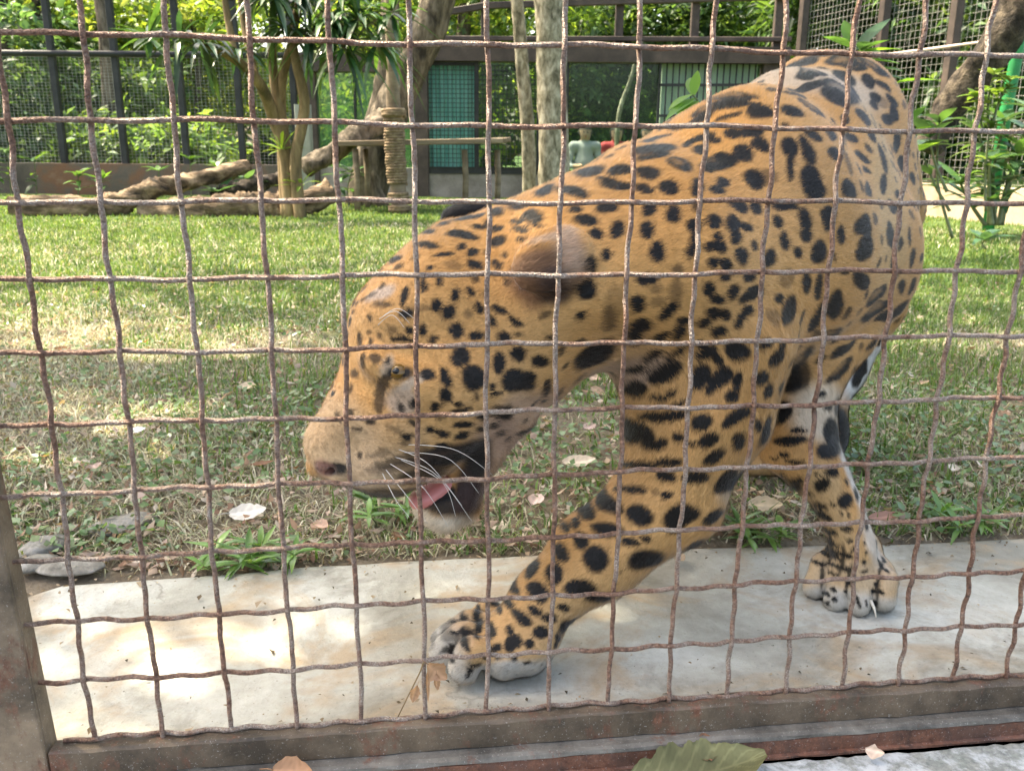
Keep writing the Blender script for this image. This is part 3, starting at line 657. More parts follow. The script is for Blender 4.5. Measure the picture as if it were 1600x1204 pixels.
# trunks standing inside the enclosure
def trunk_only(name, label, pts, r0, r1, bark, seed, bmp=0.04, seg=14, n=26):
    pp = smooth_path(pts, n); V, Fc = tube(pp, np.linspace(r0, r1, n), seg, bmp, np.random.default_rng(seed))
    t_ = root(name, pts[0], label, 'tree'); obj('trunk', V, Fc, MAT[bark], t_, smooth=True); return t_
trunk_only('tree', 'thick pale mottled tree trunk standing in front of the animal house', [gpt(866, 8.6), P(864, 200, 8.6), P(862, 100, 8.6), P(858, 0, 8.6), P(852, -90, 8.6)], 0.15, 0.135, 'bark_pale', 80)
trunk_only('tree', 'thin pale grey green tree trunk just left of the thick pale trunk', [gpt(828, 8.9), P(824, 200, 8.9), P(815, 90, 8.9), P(808, 0, 8.9), P(803, -80, 8.9)], 0.072, 0.056, 'bark_pale', 81)
t = root('leaning_tree', gpt(575, 8.7), 'grey leaning forked tree with buttressed base behind the rope wrapped post', 'tree')
m = MB()
for pts, r0, r1 in [([gpt(572, 8.7), P(585, 250, 8.7), P(612, 170, 8.7), P(640, 110, 8.7), P(672, 40, 8.7), P(700, -50, 8.7)], .2, .15),
                    ([gpt(560, 8.75), P(575, 240, 8.75), P(598, 150, 8.75), P(606, 80, 8.75), P(612, -40, 8.75)], .13, .08),
                    ([gpt(600, 8.55), P(585, 290, 8.55), P(588, 240, 8.6)], .07, .05)]:
    pp = smooth_path(pts, 22); m.add(*tube(pp, np.linspace(r0, r1, 22), 12, .06, np.random.default_rng(82)))
m.build('trunk', MAT['bark'], t, smooth=True)
trunk_only('leaning_tree', 'dark leaning trunk slanting across the netting behind the right shrubs', [P(1448, 235, 5.6), P(1480, 175, 5.6), P(1530, 110, 5.5), P(1590, 20, 5.4), P(1625, -50, 5.4)], .085, .12, 'bark_dark', 83, .09, 12, 24)
g_ = mottled('green_paint', [(0.3, (0.02, 0.19, 0.06)), (0.7, (0.03, 0.28, 0.09))], 5, 0.4, 0)
V, Fc = tube([gpt(1548, 6.4), P(1572, 172, 6.4), P(1588, 90, 6.4), P(1599, 10, 6.4), P(1606, -60, 6.4)], .042, 14)
o = obj('green_pole', V, Fc, g_, smooth=True); tag(o, 'bright green painted pole at the top right edge behind the shrubs', 'pole')

# strap-leaved multi-stem tree on the left
st = root('strap_leaf_tree', gpt(450, 7.0), 'multi stemmed tree with tan stems and rosettes of dark strap leaves beside the logs', 'tree')
m = MB(); tips = []
Y7 = 7.0
stems = [([gpt(455, Y7), P(447, 240, Y7), P(430, 190, Y7), P(405, 130, Y7 - .2), P(365, 92, Y7 - .4), P(318, 68, Y7 - .6)], .065, .024),
         ([gpt(452, Y7), P(442, 200, Y7), P(432, 150, Y7), P(425, 80, Y7), P(428, 10, Y7)], .05, .025),
         ([gpt(447, Y7), P(440, 210, Y7 + .05), P(440, 130, Y7), P(455, 70, Y7), P(470, -20, Y7)], .045, .028),
         ([gpt(470, Y7 - .1), P(462, 250, Y7 - .1), P(476, 165, Y7 - .1), P(462, 95, Y7 - .1), P(455, 60, Y7 - .1)], .05, .03),
         ([P(368, 95, Y7 - .35), P(358, 40, Y7 - .3), P(348, -20, Y7 - .3)], .028, .022), ([P(400, 120, Y7 - .2), P(385, 60, Y7 - .1), P(372, -20, Y7)], .028, .02)]
for pts, r0, r1 in stems:
    pp = smooth_path(pts, 20); m.add(*tube(pp, np.linspace(r0, r1, 20), 10, .05, np.random.default_rng(84)))
m.build('trunk', MAT['bark_tan'], st, smooth=True)
def straps(cx, n, L, W, cols, seed, up=0.3, mat='leaf_gloss', name='leaf_rosette', parent=None, droop=0.5):
    """rosette of long arching strap leaves, 4 segments each"""
    r = np.random.default_rng(seed); V, Fc, C = [], [], []
    for i in range(n):
        d = r.normal(size=3); d[2] = d[2] * 0.5 + up; d /= np.linalg.norm(d)
        s = np.cross(d, (0, 0, 1)); s /= np.linalg.norm(s) + 1e-9; l = L * r.uniform(.65, 1.15); w = W * r.uniform(.8, 1.2)
        b = len(V); p = np.array(cx) + d * 0.02
        k = 5; dr = droop * r.uniform(.6, 1.5)
        for j in range(k + 1):
            t_ = j / k; q = p + d * l * t_ + np.array([0, 0, -1]) * l * dr * t_ ** 2.2
            ww = w * (0.35 + 1.2 * t_ * (1 - t_) * 2.2) * (1 - t_ ** 5)
            V += [q - s * ww / 2, q + np.array([0, 0, -ww * .18]), q + s * ww / 2]
        c = np.array(cols[r.integers(0, len(cols))]) * r.uniform(.7, 1.3); C += [c] * (3 * (k + 1))
        for j in range(k):
            o_ = b + 3 * j; Fc += [(o_, o_ + 1, o_ + 4, o_ + 3), (o_ + 1, o_ + 2, o_ + 5, o_ + 4)]
    return obj(name, np.array(V), np.array(Fc), MAT[mat], parent, col=np.array(C), smooth=True)
SD = [(0.02, 0.055, 0.03), (0.03, 0.075, 0.035), (0.018, 0.045, 0.03), (0.045, 0.09, 0.03)]
SM = [(0.04, 0.1, 0.03), (0.06, 0.13, 0.035), (0.03, 0.08, 0.03)]
for i, (px, py, Y, n, L, cs, dr) in enumerate([(428, -5, 6.8, 34, .36, SD, .6), (400, -30, 6.9, 30, .36, SD, .6), (468, 0, 6.9, 32, .36, SD, .5), (318, 68, 6.4, 30, .36, SD, .6), (280, 62, 6.3, 24, .34, SD, .5),
        (232, 55, 6.5, 26, .34, SM, .1), (510, 40, 6.8, 40, .4, SM, .5), (560, 30, 6.9, 40, .4, SM, .5), (590, 70, 6.9, 34, .36, SM, .6), (540, 78, 6.8, 34, .36, SM, .6), (485, 55, 6.9, 24, .32, SD, .5), (612, 20, 7.0, 26, .36, SM, .4),
        (445, 45, 6.75, 22, .3, SD, .7), (530, 0, 7.0, 40, .42, SM, .4), (372, 80, 6.5, 14, .26, SD, .7)]):
    straps(P(px, py, Y), n, L, .042, cs, 200 + i, .25, parent=st, droop=dr)
straps(P(440, 235, 6.9), 16, .22, .03, [(0.16, 0.24, 0.04), (0.12, 0.22, 0.04)], 230, .8, parent=st, droop=.3)
straps(P(470, 290, 6.9), 12, .2, .03, [(0.14, 0.22, 0.04)], 231, .6, parent=st, droop=.3)

# logs on the ground
def log(name, label, pts, r0, r1, bark, seed, n=70, seg=22, flat=1.0):
    pp = smooth_path(pts, n) + [0, 0, .035]; rr_ = np.random.default_rng(seed)
    rad = np.linspace(r0, r1, n) * (1 + .10 * np.interp(np.arange(n), np.arange(0, n, 4), rr_.normal(size=len(np.arange(0, n, 4)))))
    V, Fc = tube(pp, rad, seg, .11, rr_, flat=flat); o = obj(name, V, Fc, MAT[bark], smooth=True); tag(o, label, 'log'); return o
log('fallen_log', 'long pale brown fallen log on the lawn, its right end raised off the ground', [P(26, 333, 6.95), P(90, 332, 6.95), P(160, 332, 7.0), P(205, 318, 7.05), P(245, 300, 7.2), P(300, 290, 7.5), P(388, 266, 7.9)], .1, .06, 'bark_log', 90)
log('fallen_log', 'thick rough barked log lying flat in front of the strap leaved tree', [P(224, 341, 7.1), P(280, 338, 7.1), P(340, 332, 7.1), P(400, 330, 7.15), P(440, 332, 7.2)], .1, .11, 'bark_log', 91)
log('fallen_log', 'dark log lying behind the two pale logs', [P(330, 315, 7.6), P(380, 300, 7.7), P(440, 285, 7.9)], .07, .06, 'bark_dark', 92)
log('fallen_log', 'short reddish cut log piece beside the strap leaved tree', [P(452, 335, 7.3), P(480, 322, 7.3), P(518, 306, 7.4)], .08, .095, 'bark_log', 93, 16)
log('fallen_log', 'dark grey log propped up from the pale post towards the wooden platform', [P(478, 268, 7.8), P(520, 245, 8.0), P(560, 216, 8.2), P(602, 194, 8.4)], .075, .1, 'bark', 94, 26)
V, Fc = boxd(P(478, 262, 9.2) + [0, 0, -0.0], (.075, 0, 0), (0, .06, 0), (0, 0, .62), .008)
o = obj('grey_post', np.array(V), Fc, mottled('weathered_post', [(0.3, (.2, .21, .18)), (.7, (.36, .37, .32))], 8, .9, .003, .5, (1, 1, .2))); tag(o, 'weathered grey green square post behind the tan stems', 'post')

# rope-wrapped scratching post
rp = root('scratching_post', gpt(622, 7.6), 'bare wooden scratching post wrapped in thick tan rope', 'scratching post')
pa = [gpt(626, 7.6), P(622, 300, 7.6), P(617, 230, 7.6), P(615, 160, 7.6), P(614, 90, 7.6), P(611, 20, 7.6), P(609, -40, 7.6)]
V, Fc = tube(smooth_path(pa, 20), np.linspace(.07, .05, 20), 12, .06, np.random.default_rng(95)); obj('pole', V, Fc, MAT['timber'], rp, smooth=True)
rope = mottled('rope', [(0.3, (.11, .075, .045)), (.52, (.235, .165, .1)), (.7, (.37, .28, .18))], 30, .9, .003, .7, fine=90)
def coil(name, y0, y1, rad, turns, rr_, parent):
    k = turns * 16; ax = smooth_path(pa, 200); zs_ = np.linspace(P(620, y1, 7.6)[2], P(620, y0, 7.6)[2], k); V_ = []
    for i in range(k):
        a_ = 2 * math.pi * i / 16; c_ = ax[np.argmin(abs(ax[:, 2] - zs_[i]))]; q = rad * (1 + .05 * math.sin(i * .7))
        V_.append((c_[0] + q * math.cos(a_), c_[1] + q * math.sin(a_), zs_[i]))
    v_, f_ = tube(V_, rr_, 6); return obj(name, v_, f_, rope, parent, smooth=True)
coil('rope', 182, 288, .078, 24, .013, rp); coil('rope', 172, 182, .092, 3, .018, rp); coil('rope', 302, 312, .085, 2, .018, rp); coil('rope', 322, 330, .09, 2, .018, rp)

# wooden climbing platform
pf = root('wooden_platform', gpt(660, 8.0), 'rough wooden plank platform on thin round legs behind the rope wrapped post', 'platform')
for i, yy in enumerate((7.75, 7.95, 8.15)):
    a_ = P(540 + i * 3, 230, 8.0); b_ = P(786 + i * 6, 216, 8.0); z0 = P(660, 223, 8.0)[2]
    V, Fc = bar((a_[0], yy, z0 - .015), (b_[0], yy, z0 + .02 + .006 * i), .19, .045, .006); obj('plank', np.array(V), Fc, MAT['timber'], pf)
for px, y in ((556, 7.8), (726, 7.85), (777, 8.2), (572, 8.25)):
    z0 = P(660, 228, 8.0)[2]; x = P(px, 260, y)[0]
    V, Fc = tube([(x, y, -.02), (x + .01, y, z0 * .5), (x, y, z0 - .03)], .027, 9, .05); obj('leg', V, Fc, MAT['timber'], pf, smooth=True)

# ------------------------------------------------------------------ unseen tree put in for shade: leaves follow the shadows wanted below
sh = root('unseen_shade_tree', (-4.6, 3.6, 0), 'unseen tree off to the left, its crown shaped to shade and dapple the enclosure', 'tree')
m = MB()
for pts, r0, r1 in [([(-4.6, 3.6, -.05), (-4.5, 3.6, 1.5), (-4.1, 3.5, 3.0), (-3.2, 3.2, 4.0), (-1.8, 2.8, 4.5)], .24, .07), ([(-4.2, 3.5, 2.8), (-3.6, 4.6, 4.0), (-2.6, 5.8, 4.7)], .12, .04),
                    ([(-3.6, 3.3, 3.7), (-2.9, 2.6, 4.3), (-2.4, 2.3, 4.7)], .09, .03), ([(-3.0, 3.2, 4.1), (-1.6, 3.8, 4.7), (-.2, 4.2, 4.9)], .08, .03)]:
    pp = smooth_path(pts, 16); m.add(*tube(pp, np.linspace(r0, r1, 16), 9, .05))
m.build('trunk', MAT['bark'], sh, smooth=True)
r = np.random.default_rng(99)
def canopy_density(x, y):
    d = np.clip(1.0 - 0.4 * np.clip((y - 2.1) / 1.4, 0, 4), 0.14, 1)
    d = d * np.clip(0.75 + 0.5 * vnoise(x * 1.9, y * 1.5, 88, 3), 0.12, 1)
    for cx, cy, ax, ay in GAPS:
        q = ((x - cx) / ax) ** 2 + ((y - cy) / ay) ** 2; d = d * np.clip((q - 0.8) / 0.5, 0.36 if cy > .65 else 0, 1)
    return d
def gap(px, py, ax, ay): p = G(px, py); return (p[0], p[1], ax, ay)
GAPS = [(0.40, .555, .95, .105), gap(200, 1020, .20, .13), gap(350, 985, .13, .06), gap(120, 1110, .12, .12), gap(455, 418, .28, .22), gap(440, 475, .16, .1), gap(60, 420, .3, .2), gap(1530, 395, .5, .3), gap(520, 520, .1, .1)]  # openings left in the crown where sunlit patches should fall
pos = []
while len(pos) < 13000:
    k = 6000; gx = r.uniform(-4.5, 5.0, k); gy = r.uniform(0.1, 8.6, k)
    ok = r.uniform(size=k) < canopy_density(gx, gy)
    z = r.uniform(3.3, 4.9, k); p = np.c_[gx, gy, 0 * gx] + SUN[None] * (z / SUN[2])[:, None]; pos += list(p[ok])
pos = pos[:13000]; near = []
while len(near) < 9500:
    k = 4000; gx = r.uniform(-1.9, 2.6, k); gy = r.uniform(0.2, 2.3, k)
    ok = r.uniform(size=k) < np.clip(canopy_density(gx, gy) * 1.6, 0, 1)
    z = r.uniform(3.3, 4.9, k); p = np.c_[gx, gy, 0 * gx] + SUN[None] * (z / SUN[2])[:, None]; near += list(p[ok])
pos = np.array(pos + near[:9500]); n = len(pos)
v, f, c = leafquads(pos, r.normal(0, .5, (n, 3)) + SUN, r.normal(size=(n, 3)), r.uniform(.08, .15, n), r.uniform(.05, .085, n), MIDG + LIGHTG[:2], r, .1)
obj('crown', v, f, MAT['leaf'], sh, col=c)
# ------------------------------------------------------------------ the jaguar: one continuous body from a blended distance field
def surface_nets(D, org, h):
    S = D < 0
    nx, ny, nz = D.shape
    c = [(i, j, k) for i in (0, 1) for j in (0, 1) for k in (0, 1)]
    cnt = sum(S[i:nx - 1 + i, j:ny - 1 + j, k:nz - 1 + k].astype(np.int8) for i, j, k in c)
    act = (cnt > 0) & (cnt < 8); I = np.argwhere(act); idx = -np.ones(act.shape, np.int32); idx[act] = np.arange(len(I))
    val = np.stack([D[I[:, 0] + i, I[:, 1] + j, I[:, 2] + k] for i, j, k in c], 1)
    acc = np.zeros((len(I), 3)); num = np.zeros(len(I))
    for a in range(8):
        for b in range(a + 1, 8):
            if sum(abs(c[a][q] - c[b][q]) for q in range(3)) != 1: continue
            m = (val[:, a] < 0) != (val[:, b] < 0); t = val[m, a] / (val[m, a] - val[m, b])
            acc[m] += np.array(c[a]) + (np.array(c[b]) - np.array(c[a])) * t[:, None]; num[m] += 1
    V = org + h * (I + acc / num[:, None])
    Q = []
    for ax in range(3):
        o1, o2 = (ax + 1) % 3, (ax + 2) % 3
        sl0 = [slice(1, s - 1) for s in D.shape]; sl1 = list(sl0); sl0[ax] = slice(1, D.shape[ax] - 2); sl1[ax] = slice(2, D.shape[ax] - 1)
        a, b = S[tuple(sl0)], S[tuple(sl1)]
        for flip, m in ((0, a & ~b), (1, ~a & b)):
            E_ = np.argwhere(m) + 1
            if not len(E_): continue
            d1 = np.eye(3, dtype=int)[o1]; d2 = np.eye(3, dtype=int)[o2]
            q = [E_, E_ - d1, E_ - d1 - d2, E_ - d2]
            ii = np.stack([idx[x[:, 0], x[:, 1], x[:, 2]] for x in q], 1)
            Q.append(ii if not flip else ii[:, ::-1])
    return V, np.concatenate(Q)
class Field:
    def __init__(s, lo, hi, h):
        s.h = h; s.lo = np.array(lo, float); s.n = np.ceil((np.array(hi) - lo) / h).astype(int) + 1
        s.D = np.full(s.n, 0.5, np.float32); s.prims = []
    def sub(s, lo, hi):
        a = np.clip(np.floor((lo - s.lo) / s.h).astype(int), 0, s.n); b = np.clip(np.ceil((hi - s.lo) / s.h).astype(int) + 1, 0, s.n)
        g = [s.lo[i] + s.h * np.arange(a[i], b[i]) for i in range(3)]
        return tuple(slice(a[i], b[i]) for i in range(3)), np.meshgrid(*g, indexing='ij')
    def blend(s, sl, d, k, sub=False):
        A = s.D[sl]
        if sub: d = -d; hh = np.clip(0.5 - 0.5 * (d - A) / k, 0, 1); s.D[sl] = d + (A - d) * hh + k * hh * (1 - hh)
        else: hh = np.clip(0.5 + 0.5 * (d - A) / k, 0, 1); s.D[sl] = d + (A - d) * hh - k * hh * (1 - hh)
    def cone(s, a, b, ra, rb, k):
        a, b = np.array(a, float), np.array(b, float); r = max(ra, rb) + 2 * k + s.h
        sl, (X, Y, Z) = s.sub(np.minimum(a, b) - r, np.maximum(a, b) + r)
        if X.size == 0: return
        ba = b - a; L2 = ba @ ba + 1e-12
        t = np.clip(((X - a[0]) * ba[0] + (Y - a[1]) * ba[1] + (Z - a[2]) * ba[2]) / L2, 0, 1)
        d = np.sqrt((X - a[0] - t * ba[0]) ** 2 + (Y - a[1] - t * ba[1]) ** 2 + (Z - a[2] - t * ba[2]) ** 2) - (ra + (rb - ra) * t)
        s.blend(sl, d.astype(np.float32), k); s.prims.append((a, b, ra, rb))
    def ell(s, c, A, rad, k, sub=False):
        """A: rows are unit axes"""
        c = np.array(c, float); rad = np.array(rad, float); r = rad.max() + 2 * k + s.h
        sl, (X, Y, Z) = s.sub(c - r, c + r)
        if X.size == 0: return
        p = np.stack([X - c[0], Y - c[1], Z - c[2]], -1) @ np.array(A).T
        k0 = np.sqrt(((p / rad) ** 2).sum(-1)) + 1e-9; k1 = np.sqrt(((p / rad ** 2) ** 2).sum(-1)) + 1e-9
        s.blend(sl, (k0 * (k0 - 1) / k1).astype(np.float32), k, sub)
    def mesh(s): return surface_nets(s.D, s.lo, s.h)
FD = Field((-0.32, 0.66, -0.02), (0.80, 1.95, 0.78), 0.0038)
def chain(pts, k=0.02, yoff=0.0):
    q = [(P(x, y, Y), r * mpx(P(x, y, Y))) for x, y, Y, r in pts]
    for (a, ra), (b, rb) in zip(q[:-1], q[1:]): FD.cone(a, b, ra, rb, k)
def axes(ang, yaw=0.0):
    a = math.radians(ang); u = RIGHT * math.cos(a) + DOWN * math.sin(a); v = -RIGHT * math.sin(a) + DOWN * math.cos(a); w = FWD
    y = math.radians(yaw); return [u * math.cos(y) + w * math.sin(y), w * math.cos(y) - u * math.sin(y), v]
def ell(x, y, Y, rx, rd, ry, ang=0, k=0.02, yaw=0, sub=False):
    p = P(x, y, Y); m = mpx(p); FD.ell(p, axes(ang, yaw), (rx * m, rd * m, ry * m), k, sub)
# trunk
ell(1085, 415, 1.00, 190, 150, 200, 35, .03)
ell(1150, 345, 1.04, 165, 132, 188, 0, .025)
ell(1060, 520, .985, 105, 110, 115, 0, .03)
chain([(1180, 400, 1.10, 185), (1275, 400, 1.22, 150), (1310, 330, 1.36, 105)], .03)
ell(1300, 222, 1.36, 112, 118, 130, 20, .03)
chain([(1165, 300, 1.07, 132), (1235, 262, 1.20, 118), (1300, 225, 1.35, 108)], .05)
ell(1245, 300, 1.17, 105, 100, 130, 0, .05)
ell(1325, 330, 1.33, 100, 112, 175, 0, .02)
ell(1315, 440, 1.26, 98, 90, 105, -20, .025)
chain([(1240, 530, 1.12, 100), (1290, 510, 1.2, 72), (1305, 560, 1.18, 42)], .02)
# neck
chain([(790, 500, .90, 130), (875, 465, .92, 155), (1010, 430, .97, 186)], .025)
chain([(712, 400, .90, 52), (800, 400, .92, 66), (900, 372, .95, 85)], .02)
# skull, bridge, muzzle
ell(682, 482, .87, 116, 104, 120, -35, .02)
ell(715, 582, .845, 96, 92, 92, 20, .02)
chain([(634, 520, .86, 80), (566, 640, .85, 62), (534, 690, .85, 50)], .018)
ell(528, 688, .85, 52, 50, 44, 40, .015)
ell(505, 722, .848, 26, 26, 17, -20, .006)
chain([(552, 715, .845, 42), (606, 722, .83, 50), (668, 700, .83, 52)], .02)
chain([(640, 640, .835, 72), (720, 660, .84, 72)], .03)
ell(596, 572, .806, 40, 26, 26, 25, .012)                       # brow over the near eye
ell(648, 598, .80, 48, 24, 26, 20, .015)                        # cheek bone
ell(521, 733, .822, 12, 14, 6, -25, .003, 0, True)
# lower jaw, dropped open
chain([(765, 650, .86, 66), (765, 718, .855, 46), (738, 775, .855, 34), (690, 798, .85, 30)], .014)
chain([(742, 775, .835, 22), (694, 798, .835, 26), (668, 792, .85, 24)], .008)
# near ear laid back, far ear
ell(862, 408, .804, 70, 26, 48, -34, .022, 14)
ell(868, 408, .776, 50, 26, 30, -34, .004, 14, True)
ell(728, 339, .98, 40, 20, 19, -12, .012)
# near foreleg reaching forward
chain([(1100, 560, .955, 145), (1100, 660, .925, 120), (1055, 765, .905, 90), (935, 866, .875, 68), (855, 946, .845, 52), (815, 990, .832, 46)], .02)
def toes(lst, k=.0035):
    for (ax, ay, ar), (bx, by, br), (cx, cy, cr) in lst:
        FD.cone((ax[0], ax[1], ay), (bx[0], bx[1], by), ar, br, k); FD.cone((bx[0], bx[1], by), (cx[0], cx[1], cy), br, cr, k)
def T(px, py, z): g = G(px, py, z); return (float(g[0]), float(g[1]))
def toe(p0, z0, r0, p1, z1, r1, p2, z2, r2): return ((T(*p0, z0), z0, r0), (T(*p1, z1), z1, r1), (T(*p2, z2), z2, r2))
PAWS = []
def paw(c, fwd, w, L, k=.003, palm=.030):
    """four-toed paw on the ground: c is the middle of the palm, fwd the way it points"""
    c = np.array([c[0], c[1], 0.0]); f = np.array([fwd[0], fwd[1], 0.0]); f /= np.linalg.norm(f); l = np.array([-f[1], f[0], 0])
    FD.cone(c - f * .35 * L + [0, 0, palm * 1.15], c + f * .05 * L + [0, 0, palm], palm * 1.1, palm, .012)
    FD.cone(c - l * w * .26 + [0, 0, palm * .9], c + l * w * .26 + [0, 0, palm * .9], palm * .85, palm * .85, .012)
    for q, (lat, fw) in enumerate([(-.40, .40), (-.135, .56), (.135, .56), (.40, .40)]):
        r_ = w * .137; lat2 = lat * 1.03
        FD.cone(c + l * w * lat * .75 + [0, 0, palm * 1.1], c + l * w * lat2 + f * L * fw * .62 + [0, 0, .043], r_ * 1.05, r_ * 1.02, k)
        FD.cone(c + l * w * lat2 + f * L * fw * .62 + [0, 0, .043], c + l * w * lat2 + f * L * fw + [0, 0, r_ * 1.1], r_ * 1.02, r_, k)
    for lat in (-.27, 0, .27): PAWS.append((c + l * w * lat + f * L * .36 + [0, 0, .06], f, l, L, w))
pA, pB = np.array(T(845, 1022, .02)), np.array(T(700, 1012, .02))
paw(T(795, 1018, .02), pB - pA, .098, .105)
FD.cone(P(838, 1000, .825), (*T(845, 1026, .026), .026), .036, .027, .02)
# hind leg stepping forward, paw facing the fence
chain([(1290, 540, 1.16, 88), (1262, 650, 1.09, 64), (1270, 735, 1.03, 51), (1306, 802, 1.0, 40), (1330, 850, .99, 42), (1334, 888, .985, 50)], .018)
paw(T(1334, 905, .02), np.array(T(1318, 950, .02)) - np.array(T(1338, 890, .02)), .122, .085, palm=.038)
FD.cone(P(1340, 890, .99), P(1392, 908, 1.0), .030, .014, .012)
# far hind leg and far foreleg behind
chain([(1290, 520, 1.32, 75), (1255, 620, 1.36, 46), (1225, 690, 1.40, 26), (1206, 735, 1.40, 22)], .02)
toes([toe((1212, 728), .035, .03, (1200, 738), .03, .022, (1196, 750), .02, .018), toe((1216, 728), .035, .03, (1216, 738), .03, .022, (1214, 750), .02, .018)])
chain([(1080, 560, 1.12, 105), (1075, 680, 1.18, 62), (1062, 745, 1.22, 45), (1058, 782, 1.24, 36)], .03)
toes([toe((1062, 788), .04, .034, (1040, 792), .032, .024, (1028, 798), .022, .02), toe((1066, 792), .04, .034, (1062, 798), .032, .024, (1052, 804), .022, .02)])
# tail hanging behind
chain([(1390, 210, 1.46, 45), (1405, 330, 1.58, 36), (1385, 480, 1.62, 32), (1345, 600, 1.58, 30), (1312, 672, 1.48, 30), (1302, 706, 1.44, 24)], .03)
def px_warp(V, pairs, sig=75.0):
    """pull the modelled outline onto the animal's measured outline (moves each vertex across its own distance)"""
    pr = np.array(pairs, float); d = V - CAM; z = d @ FWD; uv = np.c_[800 + F_PX * (d @ RIGHT) / z, 602 + F_PX * (d @ DOWN) / z]
    K = np.exp(-((pr[:, None, :2] - pr[None, :, :2]) ** 2).sum(-1) / (2 * sig ** 2)); w = np.linalg.solve(K + .25 * np.eye(len(pr)), pr[:, 2:])
    dsp = np.zeros_like(uv)
    for i in range(0, len(uv), 20000):
        dsp[i:i + 20000] = np.exp(-((uv[i:i + 20000, None] - pr[None, :, :2]) ** 2).sum(-1) / (2 * sig ** 2)) @ w
    m = (z / F_PX)[:, None]
    return V + RIGHT * dsp[:, :1] * m + DOWN * dsp[:, 1:] * m
